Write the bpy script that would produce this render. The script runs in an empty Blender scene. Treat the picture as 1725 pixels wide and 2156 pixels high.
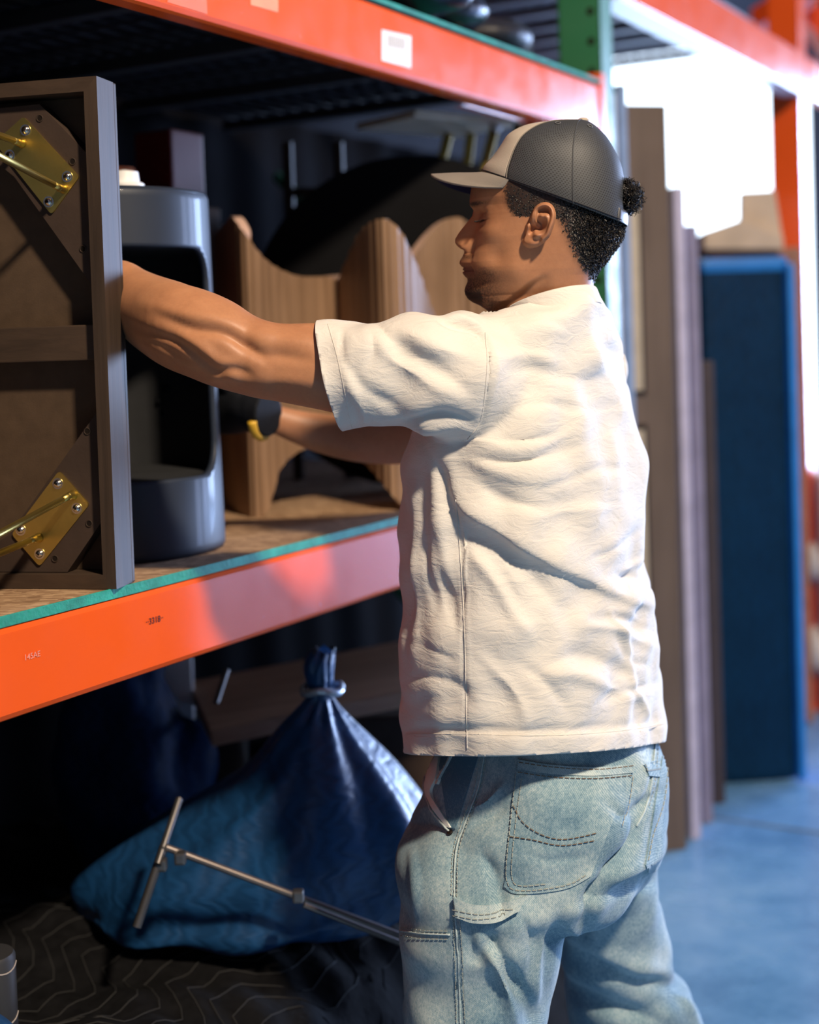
import bpy, bmesh, math, random
import numpy as np
from mathutils import Vector, Matrix
from mathutils.bvhtree import BVHTree
SC = bpy.context.scene
rnd = random.Random(7)
# ------------------------------------------------------------------ camera
W, H = 1725, 2156
F = H*50/36.0
PITCH, ROLL, SHY = math.radians(1.7), math.radians(1.9), -0.1285
CH = 1.46
zf = Vector((0, math.cos(PITCH), -math.sin(PITCH)))            # view direction
xr0 = Vector((1, 0, 0)); yu0 = xr0.cross(zf)
xr = xr0*math.cos(ROLL) - yu0*math.sin(ROLL)
yu = xr0*math.sin(ROLL) + yu0*math.cos(ROLL)
camd = bpy.data.cameras.new('camera'); cam = bpy.data.objects.new('camera', camd)
SC.collection.objects.link(cam)
M = Matrix((xr, yu, -zf)).transposed().to_4x4(); M.translation = Vector((0, 0, CH))
cam.matrix_world = M
camd.sensor_fit = 'VERTICAL'; camd.sensor_height = 36; camd.sensor_width = 36; camd.lens = 50
camd.shift_y = SHY
camd.dof.use_dof = True; camd.dof.focus_distance = 1.93; camd.dof.aperture_fstop = 2.0
camd.clip_end = 200
SC.camera = cam
CAM = Vector((0, 0, CH))
# ------------------------------------------------------------------ rack frame (t along the aisle, s into the rack)
P0 = Vector((-.523, 1.82, 0)); U = Vector((.496, .868, 0)).normalized(); N = Vector((-U.y, U.x, 0))
def RB(t, s, z): return P0 + U*t + N*s + Vector((0, 0, z))
# ------------------------------------------------------------------ world and lights
w = bpy.data.worlds.new('world'); SC.world = w; w.use_nodes = True
bg = w.node_tree.nodes['Background']; bg.inputs[0].default_value = (.72, .86, 1, 1); bg.inputs[1].default_value = 4.0
def area(name, loc, target, sx, sy, power, col, spread=180):
    d = bpy.data.lights.new(name, 'AREA'); d.shape = 'RECTANGLE'; d.size = sx; d.size_y = sy
    d.energy = power; d.color = col; d.spread = math.radians(spread)
    o = bpy.data.objects.new(name, d); SC.collection.objects.link(o); o.location = loc
    o.rotation_euler = (Vector(target)-Vector(loc)).to_track_quat('-Z', 'Y').to_euler()
    return o
# warm high-bay lamp of the aisle behind the photographer
area('aisle_lamp', (1.74, -.78, 4.5), (0.0, 2.1, 1.2), .30, .30, 290, (1, .82, .62))
# daylight coming in by the far dock opening and by the two dock doors of the right hand wall
DOCK = area('dock_daylight', RB(8.7, 1.78, 1.85), RB(8.7, 0, 1.85), 5.2, 3.6, 200, (.50, .66, 1))
DOOR = area('door_daylight', RB(6.5, -5.15, 1.75), RB(6.5, 0, 1.75), 1.8, 3.4, 170, (.40, .52, 1))
DOOR2 = area('door_daylight', RB(10.3, -5.15, 1.75), RB(10.3, 0, 1.75), 3.2, 3.4, 330, (.42, .52, 1))
DOOR3 = area('end_daylight', RB(12.15, -3.0, 1.85), RB(0, -3.0, 1.85), 2.9, 3.5, 1400, (.45, .62, 1))
vs = SC.view_settings
vs.view_transform = 'Standard'; vs.look = 'None'; vs.gamma = 1; vs.use_curve_mapping = False
vs.exposure = 0.2
# ------------------------------------------------------------------ pixel helpers
def ray(px, py):
    cx = (px-W/2)/F; cy = -((py-H/2)-SHY*H)/F
    return (xr*cx + yu*cy + zf).normalized()
def at(px, py, Y):
    d = ray(px, py); return CAM + d*(Y/d.y)
def on_plane(px, py, p, n):
    d = ray(px, py); return CAM + d*((p-CAM).dot(n)/d.dot(n))
_X, _Y, _Z = np.array(xr), np.array(yu), np.array(zf)
def proj(V):
    q = np.asarray(V, float) - np.array([0, 0, CH])
    z = q@_Z
    return W/2 + F*(q@_X)/z, H/2 - F*(q@_Y)/z + SHY*H, q[:, 1]
# ------------------------------------------------------------------ object helpers
ORI = {}
def tag(o, label=None, cat=None, group=None, kind=None):
    if label: o['label'] = label
    if cat: o['category'] = cat
    if group: o['group'] = group
    if kind: o['kind'] = kind
    return o
def empty(name, loc, label=None, cat=None, group=None, kind=None, parent=None):
    o = bpy.data.objects.new(name, None); SC.collection.objects.link(o)
    L = Vector(loc); base = ORI.get(parent.name, Vector((0, 0, 0))) if parent else Vector((0, 0, 0))
    o.location = L-base; o.parent = parent; ORI[o.name] = L
    o.empty_display_size = .1
    return tag(o, label, cat, group, kind)
def mk(name, V, Fc, mat, parent=None, smooth=False, auto=None, label=None, cat=None, group=None, kind=None):
    V = np.asarray(V, float)
    lo, hi = V.min(0), V.max(0)
    c = np.array([(lo[0]+hi[0])/2, (lo[1]+hi[1])/2, lo[2]])
    base = ORI[parent.name] if parent else Vector((0, 0, 0))
    me = bpy.data.meshes.new(name)
    me.from_pydata((V-c).tolist(), [], [tuple(int(i) for i in f) for f in Fc])
    me.validate(); me.update()
    mats = mat if isinstance(mat, (list, tuple)) else [mat]
    for m in mats: me.materials.append(m)
    if smooth:
        me.polygons.foreach_set('use_smooth', [True]*len(me.polygons))
        if auto: me.set_sharp_from_angle(angle=math.radians(auto))
    o = bpy.data.objects.new(name, me); SC.collection.objects.link(o)
    o.location = Vector(c)-base; o.parent = parent; ORI[o.name] = Vector(c)
    return tag(o, label, cat, group, kind)
def dup(o, d, parent=None):
    c = o.copy(); SC.collection.objects.link(c); c.location = o.location+Vector(d); ORI[c.name] = ORI[o.name]+Vector(d)
    if parent: c.parent = parent
    return c
class MB:
    def __init__(s): s.v = []; s.f = []
    def add(s, V, Fc):
        n = len(s.v); s.v += [tuple(map(float, p)) for p in V]; s.f += [tuple(i+n for i in f) for f in Fc]; return s
    def box(s, c, sz, ax=None, bev=0.0):
        ax = ax or (Vector((1, 0, 0)), Vector((0, 1, 0)), Vector((0, 0, 1)))
        c = Vector(c); hx, hy, hz = [q/2 for q in sz]
        if bev <= 0:
            V = [c+ax[0]*hx*i+ax[1]*hy*j+ax[2]*hz*k for i in (-1, 1) for j in (-1, 1) for k in (-1, 1)]
            return s.add(V, [(0, 1, 3, 2), (4, 6, 7, 5), (0, 4, 5, 1), (2, 3, 7, 6), (0, 2, 6, 4), (1, 5, 7, 3)])
        b = min(bev, hx*.9, hy*.9, hz*.9); bm = bmesh.new(); bmesh.ops.create_cube(bm, size=1)
        for v in bm.verts: v.co = Vector((v.co.x*hx*2, v.co.y*hy*2, v.co.z*hz*2))
        bmesh.ops.bevel(bm, geom=list(bm.edges), offset=b, segments=2, profile=.6, affect='EDGES')
        V = [c+ax[0]*v.co.x+ax[1]*v.co.y+ax[2]*v.co.z for v in bm.verts]
        bm.verts.index_update(); Fc = [[v.index for v in f.verts] for f in bm.faces]; bm.free()
        return s.add(V, Fc)
    def tube(s, pts, r, n=10, cap=True, flat=None):
        P = [Vector(p) for p in pts]; m = len(P)
        R = [r]*m if isinstance(r, (int, float)) else list(r)
        V = []; ref = None
        for i, p in enumerate(P):
            t = (P[min(i+1, m-1)]-P[max(i-1, 0)]).normalized()
            if ref is None:
                ref = t.orthogonal().normalized() if flat is None else Vector(flat)
            a = (ref - t*ref.dot(t)).normalized(); b = t.cross(a); ref = a
            ra, rb = (R[i] if isinstance(R[i], tuple) else (R[i], R[i]))
            V += [p + a*ra*math.cos(q*2*math.pi/n) + b*rb*math.sin(q*2*math.pi/n) for q in range(n)]
        Fc = [(i*n+j, i*n+(j+1) % n, (i+1)*n+(j+1) % n, (i+1)*n+j) for i in range(m-1) for j in range(n)]
        if cap: Fc += [tuple(range(n-1, -1, -1)), tuple(range((m-1)*n, m*n))]
        return s.add(V, Fc)
    def prism(s, poly, o, e1, e2, d):            # polygon in plane o,e1,e2 extruded by vector d
        n = len(poly); V = [o+e1*a+e2*b for a, b in poly]; V += [v+d for v in V]
        return s.add(V, [tuple(range(n-1, -1, -1)), tuple(range(n, 2*n))]+[(i, (i+1) % n, (i+1) % n+n, i+n) for i in range(n)])
    def ellip(s, c, r, ax=None, nu=20, nv=12):
        ax = ax or (Vector((1, 0, 0)), Vector((0, 1, 0)), Vector((0, 0, 1))); c = Vector(c); V = []; Fc = []
        for i in range(nv+1):
            th = math.pi*i/nv
            for j in range(nu):
                ph = 2*math.pi*j/nu
                V.append(c+ax[0]*r[0]*math.sin(th)*math.cos(ph)+ax[1]*r[1]*math.sin(th)*math.sin(ph)+ax[2]*r[2]*math.cos(th))
        for i in range(nv):
            for j in range(nu): Fc.append((i*nu+j, (i+1)*nu+j, (i+1)*nu+(j+1) % nu, i*nu+(j+1) % nu))
        return s.add(V, Fc)
    def mk(s, name, mat, parent=None, **k): return mk(name, s.v, s.f, mat, parent, **k)
def grid_faces(nu, nv, wrap=False):
    return [(i*nv+j, (i+1)*nv+j, (i+1)*nv+(j+1) % nv, i*nv+(j+1) % nv) for i in range(nu-1) for j in range(nv if wrap else nv-1)]
def interp(tab, x):
    a = np.array(tab, float); o = np.argsort(a[:, 0]); a = a[o]
    return [np.interp(x, a[:, 0], a[:, k]) for k in range(1, a.shape[1])] if a.shape[1] > 2 else np.interp(x, a[:, 0], a[:, 1])
def smoothstep(a, b, x):
    t = np.clip((np.asarray(x, float)-a)/(b-a), 0, 1); return t*t*(3-2*t)
def remeshed(mb, voxel, smooth_it=3, fac=.5):
    me = bpy.data.meshes.new('tmp'); me.from_pydata(mb.v, [], mb.f); me.update()
    o = bpy.data.objects.new('tmp', me); SC.collection.objects.link(o)
    m = o.modifiers.new('r', 'REMESH'); m.mode = 'VOXEL'; m.voxel_size = voxel; m.adaptivity = 0
    m = o.modifiers.new('s', 'SMOOTH'); m.iterations = smooth_it; m.factor = fac
    dg = bpy.context.evaluated_depsgraph_get(); ev = o.evaluated_get(dg)
    nm = bpy.data.meshes.new_from_object(ev)
    n = len(nm.vertices); co = np.empty(n*3); nm.vertices.foreach_get('co', co); co = co.reshape(-1, 3)
    no = np.empty(n*3); nm.vertices.foreach_get('normal', no); no = no.reshape(-1, 3)
    fs = [tuple(p.vertices) for p in nm.polygons]
    bpy.data.objects.remove(o); bpy.data.meshes.remove(me); bpy.data.meshes.remove(nm)
    return co, no, fs
def normals(V, Fc):
    V = np.asarray(V, float); a = np.array([f[:4] if len(f) >= 4 else (f[0], f[1], f[2], f[2]) for f in Fc])
    n = np.cross(V[a[:, 2]]-V[a[:, 0]], V[a[:, 3]]-V[a[:, 1]]); tri = a[:, 2] == a[:, 3]
    if tri.any(): n[tri] = np.cross(V[a[tri, 1]]-V[a[tri, 0]], V[a[tri, 2]]-V[a[tri, 0]])
    N_ = np.zeros_like(V)
    for k in range(4): np.add.at(N_, a[:, k], n)
    return N_/(np.linalg.norm(N_, axis=1, keepdims=True)+1e-12)
def polydist(px, py, pts):                       # distance, signed side, parameter 0..1 to a polyline
    best = np.full(px.shape, 1e9); sd = np.zeros_like(best); tt = np.zeros_like(best)
    P = np.array(pts, float); L = np.hypot(*(P[1:]-P[:-1]).T); cum = np.concatenate([[0], np.cumsum(L)]); tot = cum[-1]
    for i in range(len(P)-1):
        d = P[i+1]-P[i]; l2 = (d@d)+1e-9
        t = np.clip(((px-P[i, 0])*d[0]+(py-P[i, 1])*d[1])/l2, 0, 1)
        qx, qy = px-(P[i, 0]+t*d[0]), py-(P[i, 1]+t*d[1]); dd = np.hypot(qx, qy); m = dd < best
        best[m] = dd[m]; sd[m] = np.sign(d[0]*qy-d[1]*qx)[m]; tt[m] = ((cum[i]+t*L[i])/tot)[m]
    return best, sd, tt
def spline(pts, k=6):
    P = np.array(pts, float)
    if len(P) < 3: return P
    out = []
    Q = np.vstack([2*P[0]-P[1], P, 2*P[-1]-P[-2]])
    for i in range(1, len(Q)-2):
        for j in range(k):
            t = j/k; a, b, c, d = Q[i-1:i+3]
            out.append(.5*((2*b)+(-a+c)*t+(2*a-5*b+4*c-d)*t*t+(-a+3*b-3*c+d)*t**3))
    out.append(P[-1]); return np.array(out)
def sculpt(V, Nn, strokes, ymax=None):
    px, py, Y = proj(V); view = V-np.array([0, 0, CH]); view /= np.linalg.norm(view, axis=1, keepdims=True)
    facing = smoothstep(-.05, .35, -(view*Nn).sum(1))
    if ymax is not None: facing *= (Y < ymax)
    h = np.zeros(len(V))
    for st in strokes:
        pts, amp, w1, w2 = st[:4]; P = spline(pts, 4)
        m = (px > P[:, 0].min()-4*max(w1, w2)) & (px < P[:, 0].max()+4*max(w1, w2)) & (py > P[:, 1].min()-4*max(w1, w2)) & (py < P[:, 1].max()+4*max(w1, w2))
        if not m.any(): continue
        d, sd, t = polydist(px[m], py[m], P)
        ww = np.where(sd > 0, w1, w2)             # w1: right hand side of the drawing direction seen in the image (below when going right)
        tp = np.sin(np.pi*np.clip(t*.92+.04, 0, 1))**.6 if len(st) < 5 else np.interp(t, [0, .5, 1], st[4])
        h[m] += amp*np.exp(-(d/ww)**2)*tp
    return V + Nn*(h*facing)[:, None]
def bvh(V, Fc): return BVHTree.FromPolygons([Vector(v) for v in V], [tuple(f) for f in Fc])
def hit(tree, px, py, off=0.0, near=None):
    d = ray(px, py); r = tree.ray_cast(CAM, d)
    if r[0] is None:
        q = at(px, py, near or 2.0); r = tree.find_nearest(q)
    n = r[1] if r[1].dot(d) < 0 else -r[1]
    return r[0]+n*off, n
def surf_tube(mb, tree, pts, r, off=.0006, step=4, n=5, k=6, dash=None):
    P = spline(pts, k); L = np.concatenate([[0], np.cumsum(np.hypot(*(P[1:]-P[:-1]).T))]); m = max(2, int(L[-1]/step)+1)
    q = np.linspace(0, L[-1], m); xs = np.interp(q, L, P[:, 0]); ys = np.interp(q, L, P[:, 1])
    pp = [hit(tree, x, y, off)[0] for x, y in zip(xs, ys)]
    if dash:
        a, b = dash; i = 0
        while i+a < len(pp): mb.tube(pp[i:i+a+1], r, n); i += a+b
    else: mb.tube(pp, r, n)
def surf_patch(tree, edgeA, edgeB, nu, nv, off, near=None):  # rows run from curve A to curve B (both pixel polylines)
    A, B = spline(edgeA, 8), spline(edgeB, 8)
    def res(P, m):
        L = np.concatenate([[0], np.cumsum(np.hypot(*(P[1:]-P[:-1]).T))]); q = np.linspace(0, L[-1], m)
        return np.stack([np.interp(q, L, P[:, 0]), np.interp(q, L, P[:, 1])], 1)
    A, B = res(A, nv), res(B, nv); V = []; NN = []
    for i in range(nu):
        t = i/(nu-1)
        for j in range(nv):
            x, y = A[j]*(1-t)+B[j]*t; p, n = hit(tree, x, y, 0, near); V.append(p); NN.append(n)
    V = np.array(V); NN = np.array(NN); NN = NN.reshape(nu, nv, 3)
    for _ in range(4):
        NN[1:-1] = (NN[1:-1]*2+NN[2:]+NN[:-2])/4; NN[:, 1:-1] = (NN[:, 1:-1]*2+NN[:, 2:]+NN[:, :-2])/4
    NN = NN.reshape(-1, 3); NN /= np.linalg.norm(NN, axis=1, keepdims=True)
    top = V+NN*off; bot = V-NN*.002
    n = nu*nv; Fc = grid_faces(nu, nv)
    edge = [i*nv for i in range(nu)] + [(nu-1)*nv+j for j in range(1, nv)] + [i*nv+nv-1 for i in range(nu-2, -1, -1)] + [j for j in range(nv-2, 0, -1)]
    Fc += [(edge[i], edge[(i+1) % len(edge)], edge[(i+1) % len(edge)]+n, edge[i]+n) for i in range(len(edge))]
    return np.vstack([top, bot]), Fc
# ------------------------------------------------------------------ materials
def nt(name):
    m = bpy.data.materials.new(name); m.use_nodes = True; t = m.node_tree; b = t.nodes['Principled BSDF']
    return m, t, b
def nd(t, typ, **k):
    n = t.nodes.new(typ)
    for a, v in k.items():
        if a.startswith('i_'):
            key = a[2:]; n.inputs[int(key) if key.isdigit() else key.replace('_', ' ')].default_value = v
        else: setattr(n, a, v)
    return n
def coords(t, scale=(1, 1, 1), rot=(0, 0, 0)):
    tc = nd(t, 'ShaderNodeTexCoord'); mp = nd(t, 'ShaderNodeMapping'); mp.inputs['Scale'].default_value = scale; mp.inputs['Rotation'].default_value = rot
    t.links.new(tc.outputs['Object'], mp.inputs[0]); return mp.outputs[0]
def c4(c): return (c[0], c[1], c[2], 1)
def ramp(t, fac, stops):
    r = nd(t, 'ShaderNodeValToRGB'); e = r.color_ramp.elements
    while len(e) < len(stops): e.new(.5)
    for i, (p, c) in enumerate(stops): e[i].position = p; e[i].color = c4(c)
    t.links.new(fac, r.inputs[0]); return r.outputs[0]
def noise(t, vec, scale, detail=4, rough=.55, dist=0):
    n = nd(t, 'ShaderNodeTexNoise'); n.inputs['Scale'].default_value = scale; n.inputs['Detail'].default_value = detail
    n.inputs['Roughness'].default_value = rough; n.inputs['Distortion'].default_value = dist
    if vec is not None: t.links.new(vec, n.inputs['Vector'])
    return n.outputs[0]
def bump(t, b, h, strength, dist):
    n = nd(t, 'ShaderNodeBump'); n.inputs['Strength'].default_value = strength; n.inputs['Distance'].default_value = dist
    t.links.new(h, n.inputs['Height']); t.links.new(n.outputs[0], b.inputs['Normal']); return n
def math_(t, op, a, b=None, c=None):
    n = nd(t, 'ShaderNodeMath', operation=op)
    for i, v in enumerate((a, b, c)):
        if v is None: continue
        if isinstance(v, (int, float)): n.inputs[i].default_value = v
        else: t.links.new(v, n.inputs[i])
    return n.outputs[0]
def mixc(t, f, a, b, mode='MIX'):
    n = nd(t, 'ShaderNodeMix', data_type='RGBA', blend_type=mode)
    for i, v in ((0, f), (6, a), (7, b)):
        if isinstance(v, (int, float)): n.inputs[i].default_value = v
        elif isinstance(v, tuple): n.inputs[i].default_value = c4(v)
        else: t.links.new(v, n.inputs[i])
    return n.outputs[2]
def plain(name, col, rough=.5, spec=None, metal=0, var=.12, scale=12, bmp=0, bs=60, coat=0, sheen=0, stretch=(1, 1, 1)):
    m, t, b = nt(name); v = coords(t, stretch)
    n = noise(t, v, scale)
    t.links.new(ramp(t, n, [(.3, tuple(c*(1-var) for c in col)), (.7, tuple(min(1, c*(1+var)) for c in col))]), b.inputs['Base Color'])
    b.inputs['Roughness'].default_value = rough; b.inputs['Metallic'].default_value = metal
    b.inputs['Coat Weight'].default_value = coat; b.inputs['Sheen Weight'].default_value = sheen
    if spec is None and max(col) < .09 and rough > .55: spec = .12
    if spec is not None: b.inputs['Specular IOR Level'].default_value = spec
    if bmp: bump(t, b, noise(t, v, bs, 3), bmp, .002)
    return m
def wood(name, dark, light, scale=6, axis=2, rough=.55, bmp=.25, fine=18):
    m, t, b = nt(name); s = [fine, fine, fine]; s[axis] = 1.0
    v = coords(t, tuple(s)); n = noise(t, v, scale*.5, 6, .65, .6); n2 = noise(t, coords(t), 3, 3)
    f = math_(t, 'MULTIPLY_ADD', n2, .5, math_(t, 'MULTIPLY', n, .75))
    t.links.new(ramp(t, f, [(.35, dark), (.8, light)]), b.inputs['Base Color'])
    b.inputs['Roughness'].default_value = rough; b.inputs['Specular IOR Level'].default_value = .22; bump(t, b, n, bmp, .002); return m
def paint(name, col, rough=.3, scuff=(.8, .42, .36), amt=.22, coat=.3):
    m, t, b = nt(name); v = coords(t)
    n = noise(t, v, 2.2, 4); big = ramp(t, n, [(.3, tuple(c*.88 for c in col)), (.7, col)])
    sc = noise(t, coords(t, (3, 3, 22)), 9, 8, .7, 1.5); ms = ramp(t, sc, [(.66, (0, 0, 0)), (.76, (amt,)*3)])
    ch = noise(t, v, 34, 5, .6); mc = ramp(t, ch, [(.70, (0, 0, 0)), (.74, (amt,)*3)])
    c1 = mixc(t, ms, big, scuff); c2 = mixc(t, mc, c1, tuple(.75*q+.1 for q in scuff))
    t.links.new(c2, b.inputs['Base Color'])
    t.links.new(ramp(t, noise(t, v, 14, 4), [(.3, (rough*.8,)*3), (.8, (rough*1.5,)*3)]), b.inputs['Roughness'])
    b.inputs['Specular IOR Level'].default_value = .28; b.inputs['Coat Weight'].default_value = coat*.3; b.inputs['Coat Roughness'].default_value = .15
    bump(t, b, noise(t, v, 40, 4), .06, .002); return m
MT = {}
MT['red'] = paint('red_paint', (.86, .105, .014), .19)
MT['green'] = paint('green_paint', (.035, .16, .075), .4, (.3, .4, .3), .4, .1)
MT['white'] = plain('white_plastic', (.8, .8, .8), .4)
MT['brass'] = plain('brass', (.62, .46, .13), .38, metal=1, var=.08, scale=30, bmp=.05, bs=300)
MT['chrome'] = plain('steel_screw', (.7, .66, .6), .2, metal=1)
MT['steel'] = plain('dark_steel', (.16, .15, .145), .35, metal=.8, var=.2)
MT['galv'] = plain('galvanised_wire', (.42, .42, .44), .4, metal=.9, var=.25, scale=30)
MT['deckdark'] = plain('shaded_deck_wire', (.05, .05, .055), .5, metal=.3)  # near deck wire, darkened to carry the shade of the bay
MT['drum'] = plain('charcoal_plastic', (.022, .030, .048), .5, spec=.28, metal=0, var=.12, scale=5, bmp=.03, bs=400, coat=.12)
MT['drum_in'] = plain('charcoal_inside', (.028, .029, .031), .6)
MT['ply'] = wood('dark_frame_wood', (.022, .015, .011), (.062, .040, .027), 5, 2, .55, .3)
MT['ply_h'] = wood('dark_frame_wood_level', (.022, .015, .011), (.060, .038, .025), 5, 0, .55, .3)
MT['board'] = plain('brown_hardboard', (.075, .048, .030), .75, metal=0, var=.12, scale=40, bmp=.1, bs=500)
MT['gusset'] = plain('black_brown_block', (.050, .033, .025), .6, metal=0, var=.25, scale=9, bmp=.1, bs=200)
MT['hole'] = plain('bored_hole', (.012, .008, .006), .9)
MT['wave'] = wood('walnut_veneer', (.15, .085, .045), (.34, .21, .125), 4, 2, .5, .15, 22)
MT['wave_edge'] = plain('lit_panel_edge', (.55, .36, .28), .5)  # panel edges coloured paler, with the light they catch put in
MT['green_edge'] = plain('green_board_edge', (.012, .27, .20), .7, metal=0, var=.35, scale=25, bmp=.5, bs=120)
MT['skin'] = None
MT['black'] = plain('black_fabric', (.012, .012, .016), .75, metal=0, var=.3, scale=20, bmp=.3, bs=200)
MT['glove'] = plain('black_glove_fabric', (.010, .011, .014), .7, metal=0, var=.3, scale=40, bmp=.4, bs=700)
MT['yellow'] = plain('yellow_rubber', (.72, .42, .03), .5)
MT['concrete'] = None
MT['pale'] = plain('pale_wood', (.55, .46, .33), .5)
MT['shadow_wall'] = plain('dark_wall_paint', (.03, .032, .04), .8)
def particle():
    m, t, b = nt('particle_board'); v = coords(t)
    vo = nd(t, 'ShaderNodeTexVoronoi'); vo.inputs['Scale'].default_value = 60; vo.inputs['Randomness'].default_value = 1
    mp = coords(t, (1, 2.8, 1), (0, 0, .6)); t.links.new(mp, vo.inputs['Vector'])
    sep = nd(t, 'ShaderNodeSeparateColor'); t.links.new(vo.outputs['Color'], sep.inputs[0])
    n = noise(t, v, 4, 5, .6)
    f = math_(t, 'ADD', math_(t, 'MULTIPLY', sep.outputs[0], .45), math_(t, 'MULTIPLY', n, .6))
    t.links.new(ramp(t, f, [(.25, (.17, .09, .045)), (.55, (.36, .22, .12)), (.85, (.58, .39, .23))]), b.inputs['Base Color'])
    b.inputs['Roughness'].default_value = .7; bump(t, b, f, .2, .002); return m
MT['particle'] = particle()
def concrete():
    m, t, b = nt('concrete_floor'); v = coords(t)
    f = math_(t, 'ADD', math_(t, 'MULTIPLY', noise(t, v, 1.6, 5), .6), math_(t, 'MULTIPLY', noise(t, v, 9, 6, .65), .4))
    t.links.new(ramp(t, f, [(.3, (.06, .18, .36)), (.5, (.15, .34, .58)), (.75, (.32, .54, .76))]), b.inputs['Base Color'])
    t.links.new(ramp(t, noise(t, v, 5, 5), [(.3, (.18,)*3), (.75, (.4,)*3)]), b.inputs['Roughness']); return m
MT['concrete'] = concrete()
def cotton():
    m, t, b = nt('white_cotton'); v = coords(t)
    n = noise(t, v, 5, 4); t.links.new(ramp(t, n, [(.3, (.66, .625, .57)), (.7, (.75, .715, .66))]), b.inputs['Base Color'])
    b.inputs['Roughness'].default_value = .9; b.inputs['Sheen Weight'].default_value = .25; b.inputs['Specular IOR Level'].default_value = .2
    a = noise(t, coords(t, (1, 1, 2.6)), 26, 4, .6, .8); c = noise(t, v, 900, 2)
    f = math_(t, 'MULTIPLY_ADD', c, .10, a)
    bump(t, b, f, .42, .006); return m
MT['cotton'] = cotton()
def denim(name='washed_denim', lift=0.0):
    m, t, b = nt(name); v = coords(t)
    wv = nd(t, 'ShaderNodeTexWave'); wv.inputs['Scale'].default_value = 190; wv.inputs['Distortion'].default_value = 1.5; wv.inputs['Detail'].default_value = 3
    t.links.new(coords(t, (1, 1, 1), (.0, .7, .3)), wv.inputs['Vector'])
    big = noise(t, v, 7, 4, .55); mid = noise(t, v, 170, 4, .7); fine = noise(t, coords(t, (1, 1, .35)), 620, 3, .7)
    f = math_(t, 'ADD', math_(t, 'MULTIPLY', big, .50), math_(t, 'ADD', math_(t, 'MULTIPLY', mid, .26), math_(t, 'MULTIPLY', fine, .30)))
    f = math_(t, 'ADD', f, math_(t, 'MULTIPLY', wv.outputs[1], .07)); f = math_(t, 'ADD', f, lift)
    t.links.new(ramp(t, f, [(.42, (.07, .16, .24)), (.56, (.23, .35, .41)), (.70, (.52, .61, .61))]), b.inputs['Base Color'])
    b.inputs['Roughness'].default_value = .88; b.inputs['Sheen Weight'].default_value = .15; b.inputs['Specular IOR Level'].default_value = .2
    bump(t, b, math_(t, 'ADD', math_(t, 'MULTIPLY', mid, .5), math_(t, 'MULTIPLY', wv.outputs[1], .25)), .3, .0015); return m
MT['denim'] = denim(); MT['denim_light'] = denim('faded_denim_edge', .10); MT['denim_dark'] = denim('unfaded_denim', -.15)
MT['thread'] = plain('brown_thread', (.20, .12, .06), .7); MT['thread_pale'] = plain('pale_thread', (.36, .38, .34), .8)
MT['pocketing'] = plain('white_pocket_cloth', (.80, .82, .76), .9)
def blue_cloth(name, col, spec=.45):
    m, t, b = nt(name); v = coords(t)
    wv = nd(t, 'ShaderNodeTexWave'); wv.inputs['Scale'].default_value = 9; wv.inputs['Distortion'].default_value = 9; wv.inputs['Detail'].default_value = 2; wv.inputs['Detail Scale'].default_value = 1.4
    t.links.new(coords(t, (1, 1, 3)), wv.inputs['Vector'])
    n = noise(t, v, 6, 4)
    t.links.new(ramp(t, math_(t, 'MULTIPLY_ADD', wv.outputs[1], .3, math_(t, 'MULTIPLY', n, .8)), [(.25, tuple(c*.7 for c in col)), (.8, tuple(c*1.25 for c in col))]), b.inputs['Base Color'])
    b.inputs['Roughness'].default_value = spec
    b.inputs['Specular IOR Level'].default_value = .45 if spec < .4 else .12
    bump(t, b, math_(t, 'ADD', math_(t, 'MULTIPLY', wv.outputs[1], .6), noise(t, v, 12, 3)), .22, .006); return m
MT['tarp'] = blue_cloth('blue_woven_sack', (.008, .050, .14), .38)
MT['tarp2'] = blue_cloth('deep_blue_blanket', (.003, .018, .06), .6)
MT['pad'] = blue_cloth('blue_padded_cover', (.0025, .026, .070), .5)
def quilt():
    m, t, b = nt('black_quilted_blanket'); v = coords(t)
    b.inputs['Roughness'].default_value = .9; b.inputs['Specular IOR Level'].default_value = .08
    n = noise(t, v, 30, 4); t.links.new(ramp(t, n, [(.3, (.004, .004, .0045)), (.7, (.009, .009, .010))]), b.inputs['Base Color'])
    bump(t, b, noise(t, v, 18, 3), .5, .01); return m
MT['quilt'] = quilt(); MT['stitch'] = plain('grey_stitch', (.038, .038, .038), .8)
def meshcloth():
    m, t, b = nt('dark_cap_mesh'); uv = nd(t, 'ShaderNodeUVMap'); mp = nd(t, 'ShaderNodeMapping'); mp.inputs['Scale'].default_value = (150, 62, 1)
    t.links.new(uv.outputs[0], mp.inputs[0])
    sx = nd(t, 'ShaderNodeSeparateXYZ'); t.links.new(mp.outputs[0], sx.inputs[0])
    row = math_(t, 'FLOOR', sx.outputs[1]); ox = math_(t, 'MULTIPLY_ADD', row, .5, sx.outputs[0])
    a = math_(t, 'ABSOLUTE', math_(t, 'SUBTRACT', math_(t, 'FRACT', ox), .5)); c = math_(t, 'ABSOLUTE', math_(t, 'SUBTRACT', math_(t, 'FRACT', sx.outputs[1]), .5))
    hole = math_(t, 'LESS_THAN', math_(t, 'ADD', a, c), .36)
    t.links.new(mixc(t, hole, (.044, .048, .054), (.005, .005, .007)), b.inputs['Base Color'])
    b.inputs['Roughness'].default_value = .58
    bump(t, b, math_(t, 'SUBTRACT', 1, hole), .5, .001); return m
MT['mesh'] = meshcloth()
MT['capgrey'] = plain('beige_grey_twill', (.44, .385, .32), .85, metal=0, var=.05, scale=20, bmp=.25, bs=900)
MT['brimtop'] = plain('grey_brim_twill', (.20, .175, .15), .85, metal=0, var=.05, scale=20, bmp=.2, bs=900)
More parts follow.
